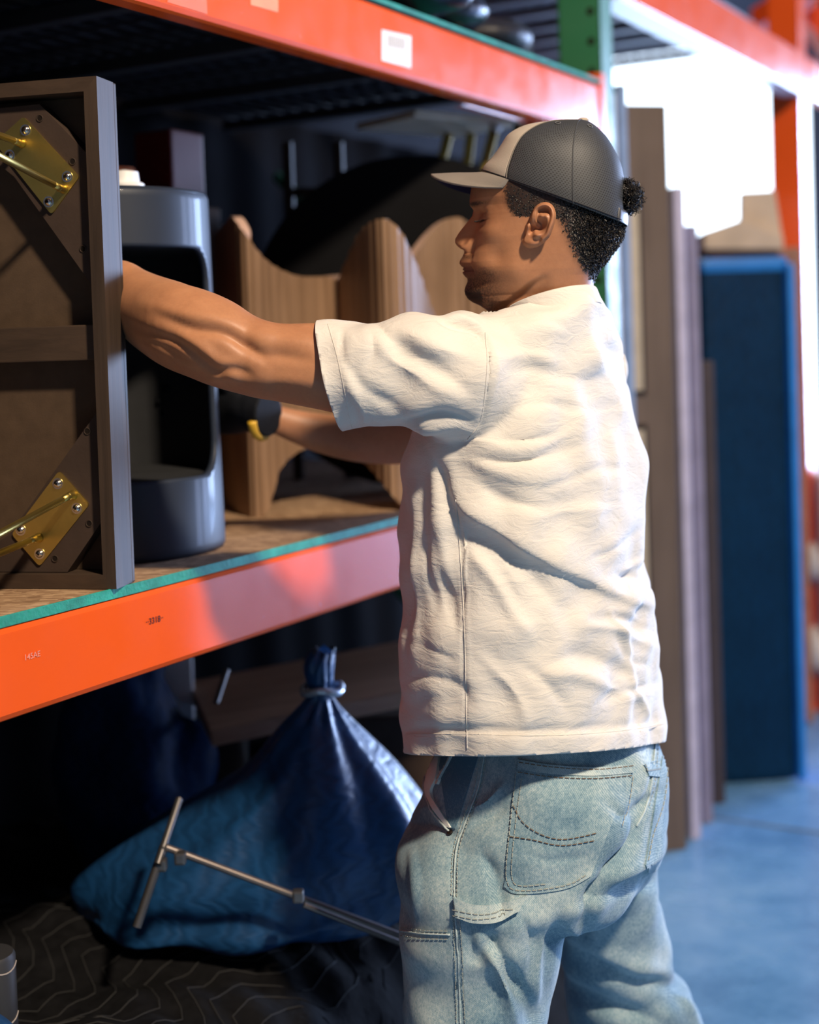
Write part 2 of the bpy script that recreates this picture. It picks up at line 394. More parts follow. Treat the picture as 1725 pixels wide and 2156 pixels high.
MT['brimunder'] = plain('navy_brim_underside', (.012, .016, .05), .7)
MT['capstrap'] = plain('cap_snap_strap', (.06, .062, .07), .35)
MT['hair'] = plain('black_curly_hair', (.012, .009, .008), .5, metal=0, var=.3, scale=60)
def skin():
    m, t, b = nt('brown_skin'); v = coords(t)
    n = noise(t, v, 12, 5); n2 = noise(t, v, 150, 4, .6)
    f = math_(t, 'ADD', math_(t, 'MULTIPLY', n, .7), math_(t, 'MULTIPLY', n2, .3))
    base = ramp(t, f, [(.3, (.36, .155, .075)), (.7, (.50, .235, .115))])
    at_ = nd(t, 'ShaderNodeAttribute', attribute_name='stubble'); at2 = nd(t, 'ShaderNodeAttribute', attribute_name='lips')
    sp = ramp(t, noise(t, v, 420, 3, .6), [(.40, (1, 1, 1)), (.62, (.55, .55, .55))])
    k = math_(t, 'MINIMUM', math_(t, 'MULTIPLY', math_(t, 'MULTIPLY', at_.outputs['Fac'], 1.7), sp), .97)
    c1 = mixc(t, k, base, (.016, .010, .008)); c2 = mixc(t, at2.outputs['Fac'], c1, (.15, .045, .032))
    t.links.new(c2, b.inputs['Base Color']); b.inputs['Roughness'].default_value = .5
    b.inputs['Subsurface Weight'].default_value = .12; b.inputs['Subsurface Radius'].default_value = (.012, .004, .002); b.inputs['Subsurface Scale'].default_value = .6
    bump(t, b, math_(t, 'ADD', noise(t, v, 500, 3), n2), .12, .001); return m
MT['skin'] = skin()
# ================================================================== the setting
AX = (U, N, Vector((0, 0, 1)))
def rbox(mb, t0, t1, s0, s1, z0, z1, bev=0): return mb.box(RB((t0+t1)/2, (s0+s1)/2, (z0+z1)/2), (t1-t0, s1-s0, z1-z0), AX, bev)
S = 'structure'
m = MB()
rbox(m, -4, 15, -7, 1.75, -.2, 0)
fl = m.mk('floor', MT['concrete'], kind=S)
rbox(MB(), 0, 1, 0, 1, 0, 1)
m = MB(); rbox(m, -4, 15, 1.75, 9, -.22, -.02); m.mk('floor_outside', MT['concrete'], kind=S)
for i, tt in enumerate((2.75, 6.8)):
    m = MB(); rbox(m, tt, tt+.012, -4.9, 1.6, -.0005, .002); m.mk('trim_%d' % (i+1), plain('joint_filler_%d' % i, (.10, .13, .17), .8), kind=S)
wl = plain('corrugated_dark_wall', (.010, .010, .013), .8)
m = MB(); rbox(m, -4, 6.1, 1.62, 1.75, 0, 5.6); rbox(m, 11.3, 12.1, 1.62, 1.75, 0, 5.6); rbox(m, 6.1, 11.3, 1.62, 1.75, 3.65, 5.6); m.mk('wall_left', wl, kind=S)
wg = plain('grey_block_wall', (.10, .10, .115), .8)
m = MB(); rbox(m, -4, 5.6, -5.13, -5, 0, 5.6); rbox(m, 7.4, 8.7, -5.13, -5, 0, 5.6); rbox(m, 11.9, 12.1, -5.13, -5, 0, 5.6)
rbox(m, 5.6, 7.4, -5.13, -5, 3.45, 5.6); rbox(m, 8.7, 11.9, -5.13, -5, 3.45, 5.6); m.mk('wall_right', wg, kind=S)
m = MB(); rbox(m, 12, 12.13, -5.13, -4.5, 0, 5.6); rbox(m, 12, 12.13, -1.5, 1.75, 0, 5.6); rbox(m, 12, 12.13, -4.5, -1.5, 3.7, 5.6); m.mk('wall_back', wg, kind=S)
m = MB(); rbox(m, -4.13, -4, -5.13, 1.75, 0, 5.6); m.mk('wall_front', wg, kind=S)
roofm = plain('purlin_roof', (.11, .10, .14), .7)
m = MB(); rbox(m, -4, 12.1, -5.13, 1.75, 5.6, 5.7)
m.mk('ceiling', roofm, kind=S)
ce = None
for k in range(32):
    if ce is None:
        m = MB(); rbox(m, 0, .12, -5.0, 1.6, 5.52, 5.6); ce = m.mk('ceiling_rib', roofm, kind=S)
        ce.location += U*(-3.5)
    else:
        c = dup(ce, U*(.48*k)); c['kind'] = S
# ================================================================== pallet rack
rack = empty('pallet_rack', RB(0, 0, 0), 'orange beamed pallet rack with green uprights beside the aisle', 'storage rack')
ZL0, ZL1, ZU0, ZU1 = .985, 1.108, 1.960, 2.085
def beam(t0, t1, s, z0, z1, parent=rack, name='beam'):
    d = .045; h = z1-z0                                   # closed box section with a stepped inner ledge and rounded edges
    prof = [(0, .010), (.004, .003), (.010, 0), (d-.006, 0), (d, .006), (d, h-.035), (d*.62, h-.035), (d*.62, h-.003), (d*.62-.004, h), (.008, h), (.003, h-.003), (0, h-.009)]
    m = MB(); m.prism([(a, b) for a, b in prof], RB(t0, s, z0), N, Vector((0, 0, 1)), U*(t1-t0))
    return m.mk(name, MT['red'], parent)
b_low = beam(-1.2, 2.1, 0, ZL0, ZL1); b_up = beam(-1.2, 2.1, 0, ZU0, ZU1)
def rbeam(t0, t1, s, z0, z1):
    m = MB(); rbox(m, t0, t1, s, s+.045, z0, z1, .006); return m.mk('beam', MT['red'], rack)
rbeam(-1.2, 2.1, 1.175, ZL0, ZL1); rbeam(-1.2, 2.1, 1.175, ZU0, ZU1)
b2 = beam(2.19, 4.08, 0, 2.335, 2.49); rbeam(2.19, 4.08, 1.10, 2.335, 2.49)
beam(4.2, 7.2, 0, 2.335, 2.49)
# bearing flange under the bay two beam; its pale colour paints reflected daylight
m = MB(); rbox(m, 2.19, 4.08, -.012, .07, 2.322, 2.335, .003); m.mk('beam_flange', plain('daylit_flange', (.62, .56, .56), .3), rack)
for z0, z1, t in ((ZL0, ZL1, 2.1), (ZU0, ZU1, 2.1)):
    m = MB(); rbox(m, t-.03, t-.001, -.006, .05, z0-.03, z1+.03, .003); m.mk('beam_end_plate', MT['red'], rack)
def post(t, s, mat, name='upright_post', wd=.08, dp=.115, ztop=5.2):
    m = MB(); th = .004                                    # channel section: two flanges and a face
    rbox(m, t, t+th, s, s+dp, 0, ztop); rbox(m, t+wd-th, t+wd, s, s+dp, 0, ztop); rbox(m, t, t+wd, s, s+th, 0, ztop)
    rbox(m, t, t+wd, s+dp-th, s+dp, 0, ztop); rbox(m, t-.02, t+wd+.02, s-.02, s+dp+.02, 0, .012)
    return m.mk(name, mat, rack)
p1 = post(2.1, .004, MT['green']); post(2.1, 1.18, MT['green']); post(-1.29, .004, MT['green']); post(-1.29, 1.18, MT['green'])
post(4.09, .004, MT['red'], wd=.1); post(4.09, 1.03, MT['red']); 
# holes of the near post: dark oval recesses down its side
hole = None
for k in range(44):
    z = .45+k*.0762*1.0
    if hole is None:
        m = MB(); m.tube([RB(2.0985, .030, z), RB(2.1015, .030, z)], (.010), 12); hole = m.mk('bolt_hole', MT['hole'], p1)
    else: dup(hole, (0, 0, k*.0762))
# diagonal bracing of the rear and end frames
def bar(t0, s0, z0, t1, s1, z1, mat, r=.016, name='brace', parent=rack):
    m = MB(); m.tube([RB(t0, s0, z0), RB(t1, s1, z1)], (r, r*.6) and r, 8); return m.mk(name, mat, parent)
for a, b in ((.2, 1.1), (1.1, 1.95), (1.95, 2.8), (2.8, 3.7)):
    bar(2.14, .10, a, 2.14, 1.05, b, MT['green']); bar(-1.25, .10, a, -1.25, 1.05, b, MT['green'])
bar(-.9, 1.2, 1.15, 1.3, 1.2, 2.6, MT['green'], .02)
# ---- wire decks: channels and wires, each a part
def deck(t0, t1, z, label, s1=1.09, nch=4, step=.10, mat='galv'):
    d = empty('wire_deck', RB((t0+t1)/2, .5, z), label, 'shelf deck', 'wire decks on the rack beams')
    ch = wi = wj = None
    for k in range(nch):
        tt = t0+.12+(t1-t0-.24)*k/(nch-1)
        if ch is None:
            m = MB(); rbox(m, tt-.02, tt+.02, .046, s1, z-.034, z-.004, .003); ch = m.mk('channel_support', MT[mat], d); t00 = tt
        else: dup(ch, U*(tt-t00))
    n = int((t1-t0)/step)
    for k in range(n+1):
        if wi is None:
            m = MB(); m.tube([RB(t0, .048, z), RB(t0, s1, z)], .003, 5); wi = m.mk('wire', MT[mat], d)
        else: dup(wi, U*((t1-t0)*k/n))
    for k in range(20):
        if wj is None:
            m = MB(); m.tube([RB(t0, .06, z+.005), RB(t1, .06, z+.005)], .003, 5); wj = m.mk('wire', MT[mat], d)
        else: dup(wj, N*(1.02*k/19))
    return d
MT['deckgrey'] = plain('aged_deck_steel', (.22, .20, .21), .5, metal=.5)
deck(-1.18, 2.08, ZU1+.012, 'grey wire deck lying on the upper orange beam', nch=8, mat='deckdark')
deck(2.2, 4.06, 2.52, 'grey wire deck on the beam past the green post', nch=9, step=.09, mat='deckgrey')
# board on the far deck; dark sheet added to blacken the near one
for (t0, t1, z, mt, lb) in ((-1.1, 2.03, ZU1+.0205, 'black', 'dark sheet added over the upper wire deck to darken it'), (2.25, 3.95, 2.535, 'deckgrey', 'flat grey brown board lying on the far wire deck')):
    m = MB(); rbox(m, t0, t1, .12 if mt != 'black' else .055, 1.12, z, z+(.012 if mt == 'black' else .05), .004); m.mk('deck_dark_sheet' if mt == 'black' else 'flat_board', MT[mt], label=lb, cat='blanket' if mt == 'black' else 'board')
# ---- particle board shelf on the lower beam with a green painted edge
sb = empty('shelf_board', RB(.5, .5, ZL1), 'brown particle board shelf with green front edge on the lower beam', 'shelf')
m = MB(); rbox(m, -1.18, 2.08, .004, 1.12, ZL1, ZL1+.013); m.mk('board', MT['particle'], sb)
m = MB(); rbox(m, -1.18, 2.08, .0015, .0045, ZL1-.001, ZL1+.014, .001); m.mk('painted_edge', MT['green_edge'], sb)
m = MB(); rbox(m, .3, 2.08, -.004, .05, ZU1+.003, ZU1+.011, .001); m.mk('green_edge_strip', MT['green_edge'], rack)
ZD = ZL1+.013
# ---- writing and tape on the beams (flat prints lying on the front faces)
def beam_quad(px, off, s=-.0003):
    return [on_plane(x, y, RB(0, s-off, 0), N) for x, y in px]
def sticker(name, px, mat, off=.0006, parent=b_up):
    q = beam_quad(px, off); q2 = [p+N*.0006 for p in q]
    return mk(name, [tuple(p) for p in q+q2], [(0, 1, 2, 3), (7, 6, 5, 4), (0, 4, 5, 1), (1, 5, 6, 2), (2, 6, 7, 3), (3, 7, 4, 0)], mat, parent)
paperm = plain('label_paper', (.80, .76, .70), .6)
st = sticker('paper_label', [(804, 62), (866, 76), (866, 144), (804, 127)], paperm)
ink = plain('faded_grey_print', (.45, .42, .40), .7)
for k in range(9):
    x = 818+k*4.2; sticker('print_bar', [(x, 70+.22*(x-804)), (x+1.7, 70.4+.22*(x-804)), (x+1.7, 95+.22*(x-804)), (x, 94.6+.22*(x-804))], ink, .0012)
tapem = plain('clear_tape_scraps', (.83, .30, .14), .25)
sticker('tape_scrap', [(528, -16), (586, -8), (586, 26), (528, 10)], tapem)
sticker('tape_scrap', [(370, -40), (434, -30), (437, 30), (352, 4)], plain('torn_tape', (.80, .16, .06), .3))
def text(body, px, py, size, mat, parent, rot=0):
    c = bpy.data.curves.new('stamped_text', 'FONT'); c.body = body; c.size = size; c.extrude = .0002; c.align_x = 'CENTER'; c.align_y = 'CENTER'
    o = bpy.data.objects.new('t', c); SC.collection.objects.link(o); dg = bpy.context.evaluated_depsgraph_get()
    me = bpy.data.meshes.new_from_object(o.evaluated_get(dg)); V = [v.co.copy() for v in me.vertices]; Fc = [tuple(p.vertices) for p in me.polygons]
    bpy.data.objects.remove(o); p = on_plane(px, py, RB(0, -.0008, 0), N)
    return mk('stamped_text', [tuple(p+U*v.x+Vector((0, 0, 1))*v.y-N*v.z) for v in V], Fc, mat, parent)
text('··3318··', 326, 1306, .013, plain('black_stamp_ink', (.02, .01, .01), .6), b_low)
text('145AE', 68, 1381, .011, plain('pale_stamp', (.80, .28, .18), .6), b_low)

# added black sheets standing in for the dark depth behind the bays, softly folded
for z0, z1, lb in ((ZD+.004, 2.14, 'added black sheet that keeps the bay behind the wavy pedestal dark'), (.02, .96, 'added black sheet that keeps the lower level of the rack dark')):
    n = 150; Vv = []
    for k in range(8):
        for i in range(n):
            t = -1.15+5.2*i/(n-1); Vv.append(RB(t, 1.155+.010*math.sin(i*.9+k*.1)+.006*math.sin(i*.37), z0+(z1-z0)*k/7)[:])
    o = mk('shade_sheet', Vv, grid_faces(8, n), plain('shade_black', (.003, .003, .004), .9, spec=.03) if not bpy.data.materials.get('shade_black') else bpy.data.materials['shade_black'], smooth=True, label=lb, cat='sheet')
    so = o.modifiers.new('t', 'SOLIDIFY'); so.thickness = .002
# ================================================================== tipped table (underside to the camera)
def table_thing():
    b = math.radians(13); nn = Vector((-math.sin(b), -math.cos(b), 0)); dd = Vector((-math.cos(b), math.sin(b), 0)); up = Vector((0, 0, 1))
    C0 = at(246, 1253, 1.985)                               # lower right corner of the face towards the camera
    C0.z = ZD+.001; Hh = .716; L = 1.02; ap = .054; rw = .020
    T = empty('tipped_table', C0+dd*.5, 'dark wooden table tipped on its side, underside and brass leg plates facing out', 'table')
    def P(a, c, d): return C0+dd*a+up*c-nn*d               # a to the left, c up, d away from the camera
    ax = (dd, -nn, up)
    def bx(name, a0, a1, c0, c1, d0, d1, mat, bev=.002, par=T):
        m = MB(); m.box(P((a0+a1)/2, (c0+c1)/2, (d0+d1)/2), (a1-a0, d1-d0, c1-c0), ax, bev); return m.mk(name, mat, par)
    def rail(name, q, mat):                                 # mitred rail from polygon in the face plane
        m = MB(); m.prism(q, P(0, 0, 0), dd, up, -nn*ap); return m.mk(name, mat, T)
    rail('rail', [(0, 0), (rw, rw), (rw, Hh-rw), (0, Hh)], MT['ply'])
    rail('rail', [(0, 0), (L, 0), (L-rw, rw), (rw, rw)], MT['ply_h'])
    rail('rail', [(0, Hh), (rw, Hh-rw), (L-rw, Hh-rw), (L, Hh)], MT['ply_h'])
    rail('rail', [(L, 0), (L, Hh), (L-rw, Hh-rw), (L-rw, rw)], MT['ply'])
    bx('table_top', 0, L, 0, Hh, ap, ap+.010, MT['ply'])
    bx('underside_board', rw, L-rw, rw, Hh-rw, ap-.008, ap, MT['board'], .001)
    bx('cross_rail', rw+.004, L-rw, .322, .372, .014, ap-.008, MT['ply_h'], .002)
    pn = P(0, 0, .030)
    def loc(px, py, d):                                     # pixel to in-plane coordinates at depth d below the frame face
        q = on_plane(px, py, P(0, 0, d), nn)-C0; return (q.dot(dd), q.dot(up))
    def clampq(pts): return [(max(rw+.001, min(L-rw-.001, a)), max(rw+.001, min(Hh-rw-.001, c))) for a, c in pts]
    D = .016
    gl = [[(-60, 232), (83, 220), (182, 322), (196, 590), (212, 612), (150, 545), (95, 452), (-60, 262)],
          [(212, 880), (212, 1112), (140, 1208), (-80, 1208), (-80, 1190), (30, 1105), (118, 990)]]
    gl[0] = [(-60, 234), (83, 219), (182, 322), (192, 598), (30, 372), (-60, 300)]
    gl[1] = [(206, 865), (214, 1098), (142, 1206), (-70, 1206), (-70, 1185), (20, 1125)]
    for g in gl:
        m = MB(); m.prism(clampq([loc(x, y, D) for x, y in g]), P(0, 0, D), dd, up, -nn*(ap-.008-D)); m.mk('corner_block', MT['gusset'], T)
    for x, y in ((84, 249), (153, 340), (175, 524), (184, 908), (188, 1102), (116, 1176)):
        a, c = loc(x, y, D); m = MB(); m.tube([P(a, c, D-.0006), P(a, c, D+.001)], .0042, 14); m.mk('bore_hole', MT['hole'], T)
        m = MB(); m.tube([P(a, c, D-.0012), P(a, c, D-.0002)], .0052, 14); m.v = m.v
        m = MB(); pts = [P(a+.0046*math.cos(q*math.pi/8), c+.0046*math.sin(q*math.pi/8), D-.0006) for q in range(17)]; m.tube(pts, .0008, 5, False); m.mk('hole_rim', MT['ply'], T)
    def plate(px, screws, rods, foot, fy):
        D2 = D-.003
        lp = [Vector(loc(x, y, D2)) for x, y in px]; n = len(lp); poly = []
        for i in range(n):                                  # rounded corners
            p, a, c = lp[i], lp[i-1], lp[(i+1) % n]; ra = .006
            p1 = p+(a-p).normalized()*ra; p2 = p+(c-p).normalized()*ra
            for k in range(5):
                t = k/4; poly.append(tuple(p1*(1-t)**2+p*2*t*(1-t)+p2*t*t))
        m = MB(); m.prism(poly, P(0, 0, D2), dd, up, -nn*.003); pl = m.mk('leg_plate', MT['brass'], T, smooth=False)
        for x, y in screws:
            a, c = loc(x, y, D2); q = P(a, c, D2)
            m = MB(); m.tube([q, q+nn*.0012], [.0083, .008], 18); m.tube([q+nn*.0012, q+nn*.003, q+nn*.0045, q+nn*.0052], [.0058, .0054, .0038, .0016], 16)
            sc = m.mk('screw', MT['chrome'], T, smooth=True, auto=40)
            m = MB(); m.tube([q+nn*.0051, q+nn*.0056], .0020, 6); m.mk('socket', MT['hole'], sc)
        ft = at(foot[0], foot[1], fy)
        leg = MB()
        for x, y in rods:
            a, c = loc(x, y, D2-.008); q = P(a, c, D2); e = P(a, c, D2-.012)
            leg.tube([q, q+nn*.003, q+nn*.008, e, e+(ft-e)*.04], [.0075, .0062, .0056, .0052, .0050], 12)
            leg.tube([e, e+(ft-e)*.5, ft+Vector((0, (x-60)*.0001, 0))], .0050, 12)
            leg.ellip(e, (.0058, .0058, .0058), nu=10, nv=6)
        leg.mk('hairpin_leg', MT['brass'], T, smooth=True)
    plate([(49, 245), (167, 372), (108, 452), (20, 340), (-14, 300), (20, 268)][:3]+[(-12, 300)], [(54, 274), (142, 372), (103, 425), (21, 327)], [(128, 396), (40, 300)], (-263, 190), 1.62)
    plate([(124, 991), (188, 1062), (83, 1193), (24, 1125)], [(122, 1018), (162, 1070), (84, 1166), (44, 1116)], [(148, 1044), (76, 1134)], (-300, 1285), 1.62)
    return T
table_thing()
# ================================================================== grey cylindrical side table with an open niche
def drum():
    cx, Yc = 238, 2.385; R0 = .188; c = at(cx, 1140, Yc); c.z = ZD
    T = empty('cylindrical_nightstand', c, 'charcoal grey cylindrical side table with large rounded open niche', 'side table')
    Hh = .592; th = .010; nu = 144
    n_view = math.atan2(-c.y, -c.x)
    # opening: angular range and height range with rounded corners, towards the camera
    def outline(rr, z0, z1, name, mat, op=None):
        pass
    zs = np.concatenate([np.linspace(0, Hh, 74)]); V = []; Fc = []
    def R(z): return R0*(.955+.045*(1-z/Hh)) if True else R0
    # the niche spans this arc (radians from the direction of the viewer); right edge near +68 deg
    a0, a1, z0, z1, rc = -1.30, 1.24, .128, .497, .060
    def inside(a, z):
        if not (a0 < a < a1 and z0 < z < z1): return False
        da = min(a-a0, a1-a)*R0; dz = min(z-z0, z1-z)
        return not (da < rc and dz < rc and math.hypot(rc-da, rc-dz) > rc)
    ang = np.linspace(-math.pi, math.pi, nu*2, endpoint=False); na = len(ang)
    bm = bmesh.new(); vv = {}
    for i, z in enumerate(zs):
        for j, a in enumerate(ang):
            r = R(z); bevel = .006
            if z < .002: r -= .003
            if z > Hh-.002: r -= .004
            vv[i, j] = bm.verts.new(c+Vector((math.cos(n_view+a)*r, math.sin(n_view+a)*r, z)))
    for i in range(len(zs)-1):
        for j in range(na):
            zc = (zs[i]+zs[i+1])/2; ac = ang[j]+math.pi/na
            if inside(ac, zc): continue
            bm.faces.new((vv[i, j], vv[i, (j+1) % na], vv[i+1, (j+1) % na], vv[i+1, j]))
    for v in [v for v in bm.verts if not v.link_faces]: bm.verts.remove(v)
    # pull the stair stepped rim vertices onto the true rounded outline
    for v in bm.verts:
        if not any(len(e.link_faces) == 1 for e in v.link_edges): continue
        q = v.co-c; z = q.z
        if z < .05 or z > Hh-.05: continue
        a = math.atan2(q.y, q.x)-n_view; a = (a+math.pi) % (2*math.pi)-math.pi
        da = min(a-a0, a1-a)*R0; dz = min(z-z0, z1-z); sa = 1 if a-a0 < a1-a else -1; sz = 1 if z-z0 < z1-z else -1
        if da < rc and dz < rc:
            k = math.hypot(rc-da, rc-dz) or 1; da2 = rc-(rc-da)*rc/k; dz2 = rc-(rc-dz)*rc/k
        elif da < dz: da2, dz2 = 0, dz
        else: da2, dz2 = da, 0
        z = (z0+dz2) if sz > 0 else (z1-dz2); a = (a0+da2/R0) if sa > 0 else (a1-da2/R0)
        v.co = c+Vector((math.cos(n_view+a)*R(z), math.sin(n_view+a)*R(z), z))
    bmesh.ops.recalc_face_normals(bm, faces=bm.faces)
    ext = [f for f in bm.faces]
    me = bpy.data.meshes.new('x'); bm.to_mesh(me); bm.free()
    V = [v.co.copy() for v in me.vertices]; Fc = [tuple(p.vertices) for p in me.polygons]
    sh = mk('shell', [tuple(v) for v in V], Fc, [MT['drum'], MT['drum_in']], T, smooth=True, auto=40)
    so = sh.modifiers.new('wall', 'SOLIDIFY'); so.thickness = th; so.offset = -1 if True else 1; so.material_offset = 1; so.material_offset_rim = 0
    bv = None
    m = MB(); m.tube([c+Vector((0, 0, Hh-.014)), c+Vector((0, 0, Hh-.004)), c+Vector((0, 0, Hh-.001))], [R(Hh)-.004, R(Hh)-.001, R(Hh)-.006], 96); m.mk('top', MT['drum'], T, smooth=True, auto=40)
    m = MB(); m.tube([c+Vector((0, 0, z0-.012)), c+Vector((0, 0, z0))], R(z0)-.008, 96); m.mk('niche_floor', MT['drum_in'], T, smooth=True, auto=40)
    m = MB(); m.tube([c+Vector((0, 0, z1)), c+Vector((0, 0, z1+.012))], R(z1)-.008, 96); m.mk('niche_ceiling', MT['drum_in'], T, smooth=True, auto=40)
    return c, Hh
dc, dh = drum()
# white canister and terracotta pot standing on it
q = at(264, 411, 2.34); q.z = ZD+.592
m = MB(); m.tube([q, q+Vector((0, 0, .004)), q+Vector((0, 0, .014)), q+Vector((0, 0, .018)), q+Vector((0, 0, .034)), q+Vector((0, 0, .038))], [.030, .0315, .0315, .024, .022, .004], 32)
m.mk('cup_lid', MT['white'], smooth=True, auto=35, label='white plastic lid on top of the charcoal side table', cat='lid')
q = at(262, 411, 2.50); q.z = ZD+.001
q = at(258, 700, 2.72); q.z = ZD
m = MB(); m.tube([q+Vector((0, 0, z)) for z in (0, .02, .25, .5, .62, .66, .68)], [.05, .06, .05, .036, .038, .040, .034], 28)
m.mk('tall_vase', plain('terracotta', (.62, .20, .09), .5), smooth=True, label='tall terracotta vase behind the charcoal side table', cat='vase')
# ================================================================== scalloped wooden pedestal
def pedestal():
    T = empty('scalloped_pedestal', at(700, 1080, 2.95), 'wavy walnut veneer pedestal with scalloped top and arched feet', 'table base')
    T.location.z = ZD; ORI[T.name].z = ZD
    def sheet(plan, top, bot, th=.020, name='panel'):
        # plan: (px, depth) polyline; top and bot: (px, py) curves; the panel stands upright
        P = spline(plan, 14); n = len(P); V = []; tp = np.array(spline(top, 10)); bt = np.array(spline(bot, 10))
        ptx = [at(x, 900, Y) for x, Y in P]; zt = []; zb = []
        for (x, Y), p in zip(P, ptx):
            yt = np.interp(x, tp[:, 0], tp[:, 1]); yb = np.interp(x, bt[:, 0], bt[:, 1])
            zt.append(max(at(x, yt, Y).z, ZD+.02)); zb.append(max(at(x, yb, Y).z, ZD+.0005))
        A = [Vector((p.x, p.y, 0)) for p in ptx]; nv = 10
        for side in (0, 1):
            for i in range(n):
                tg = (A[min(i+1, n-1)]-A[max(i-1, 0)]).normalized(); nn = Vector((-tg.y, tg.x, 0))
                groove = .0016*math.cos(i*1.9)
                for k in range(nv+1):
                    z = zb[i]+(zt[i]-zb[i])*k/nv; V.append(A[i]+nn*(th*side+groove*(1-side))+Vector((0, 0, z)))
        W_ = nv+1; Fc = grid_faces(n, W_); o = n*W_; Fc += [tuple(reversed([q+o for q in f])) for f in grid_faces(n, W_)]
        for i in range(n-1): Fc += [(i*W_+nv, (i+1)*W_+nv, (i+1)*W_+nv+o, i*W_+nv+o), (i*W_, i*W_+o, (i+1)*W_+o, (i+1)*W_)]
        for i in (0, n-1): Fc += [(i*W_+k, i*W_+k+1, i*W_+k+1+o, i*W_+k+o) for k in range(nv)]
        o_ = mk(name, [tuple(v) for v in V], Fc, [MT['wave'], MT['wave_edge']], T, smooth=True, auto=35)
        for p in o_.data.polygons:
            if abs(p.normal.z) > .5 or p.index >= len(grid_faces(n, W_))*2: p.material_index = 1
        return o_
    sheet([(462, 3.02), (500, 2.82), (545, 2.76), (620, 2.86), (735, 3.02)], [(462, 500), (492, 466), (505, 456), (530, 490), (575, 548), (630, 578), (680, 582), (735, 578)],
          [(462, 1070), (500, 1084), (545, 1089), (565, 1060), (590, 985), (640, 945), (690, 940), (735, 950)])
    sheet([(700, 3.06), (760, 2.90), (820, 2.80), (880, 2.84), (925, 2.98)], [(700, 640), (735, 560), (770, 490), (800, 465), (830, 462), (860, 490), (890, 560), (925, 670)],
          [(700, 940), (730, 950), (770, 980), (810, 1030), (840, 1062), (880, 1075), (925, 1060)], .026)
    sheet([(880, 3.06), (925, 3.10), (980, 3.12), (1060, 3.10)], [(880, 545), (900, 515), (930, 478), (965, 458), (1000, 470), (1060, 560)],
          [(880, 1040), (960, 1045), (1060, 1045)])
pedestal()
# ================================================================== things at the back of the bay
m = MB(); c = at(870, 600, 3.19); c.z = ZD+.375
m.tube([c, c+Vector((0, 1, 0))*.026], .372, 64)
m.mk('round_table_top', plain('black_round_top', (.006, .006, .007), .7, spec=.06), smooth=True, auto=40, label='black round table top standing on edge behind the wavy pedestal', cat='table top')
st = empty('bar_stool', at(1000, 700, 3.28), 'pale topped stool with brass legs behind the cap', 'stool')
st.location.z = ZD; ORI[st.name].z = ZD
a, b = at(868, 256, 3.22), at(1085, 244, 3.42); zt = .5*(a.z+b.z)
dv = Vector((b.x-a.x, b.y-a.y, 0)); ln = dv.length; dv.normalize(); pv = Vector((-dv.y, dv.x, 0))
cc = Vector(((a.x+b.x)/2, (a.y+b.y)/2, zt))
m = MB(); m.box(cc+pv*.1, (ln, .22, .017), (dv, pv, Vector((0, 0, 1))), .004); m.mk('seat', MT['pale'], st)
for i, (px0, px1) in enumerate(((1043, 1018), (1092, 1080))):
    p = at(px0, 262, 3.36); q = at(px1, 362, 3.36); e = p+(q-p)*((p.z-ZD)/(p.z-q.z))
    for off in (0, .17):
        m = MB(); m.tube([p+pv*off, e+pv*off], .012, 10); m.mk('leg', MT['brass'], st, smooth=True)
m = MB(); m.ellip(at(1047, 268, 3.33), (.012, .012, .012), nu=14, nv=8); m.mk('leg_cap', MT['white'], st, smooth=True)
for (x, y0, y1, Y, r) in ((640, 300, 560, 3.7, .012), (700, 290, 560, 3.75, .012)):
    pass
ch = empty('wooden_chair_frame', at(660, 560, 3.55), 'dim dark chair frame standing deep in the bay', 'chair'); ch.location.z = ZD; ORI[ch.name].z = ZD
for x in (605, 712):
    p = at(x, 300, 3.5); q = Vector((p.x, p.y, ZD)); m = MB(); m.tube([q, p], .014, 8); m.mk('post', MT['ply'], ch)
for y in (405, 560):
    m = MB(); m.tube([at(605, y, 3.5), at(712, y, 3.5)], .012, 8); m.mk('rail', MT['ply'], ch)
rb = empty('red_stand_in', at(372, 400, 3.0), 'small red block standing in for the dim rear beam', 'stand-in');  # substitute for the dim red rear beam that the black sheet hides
bz = at(340, 420, 3.0); bz.z = (ZD+1.78)/2
m = MB(); m.box(at(358, 360, 3.05), (.11, .10, .16), AX, .006); oo = m.mk('box', plain('dim_red_stand_in', (.14, .010, .005), .5), rb)
m = MB(); p = at(358, 360, 3.05); m.box((p.x, p.y, (p.z-.08+ZD)/2), (.16, .14, p.z-.08-ZD), AX, .004); m.mk('storage_tower', MT['gusset'], label='tall dark box carrying the small red stand-in', cat='box')
# ================================================================== black bundle and parcels above the upper beam
def lump(name, pts, vox, mat, label, cat, n_amp=.006, seed=1, parent=None, kind=None, sm=4):
    mb = MB()
    for c, r in pts: mb.ellip(c, r, nu=24, nv=14)
    V, Nn, Fc = remeshed(mb, vox, sm)
    rs = np.random.RandomState(seed); h = np.zeros(len(V))
    for k in range(14):
        d = rs.randn(3); d /= np.linalg.norm(d); fr = rs.uniform(12, 60); h += np.sin(V@d*fr+rs.uniform(0, 6))*n_amp/(1+fr/25)
    return mk(name, V+Nn*h[:, None], Fc, mat, parent, smooth=True, label=label, cat=cat)
zz = ZU1+.033
def up(t, s, z): return RB(t, s, zz+z)
lump('black_bag', [(up(1.22, .10, .04), (.16, .10, .05)), (up(1.42, .14, .05), (.14, .12, .055)), (up(1.05, .2, .05), (.12, .14, .07))], .006, plain('glossy_black_bag', (.012, .013, .02), .25), 'glossy black bag slumped on the upper deck left of the others', 'bag', .006, 3)
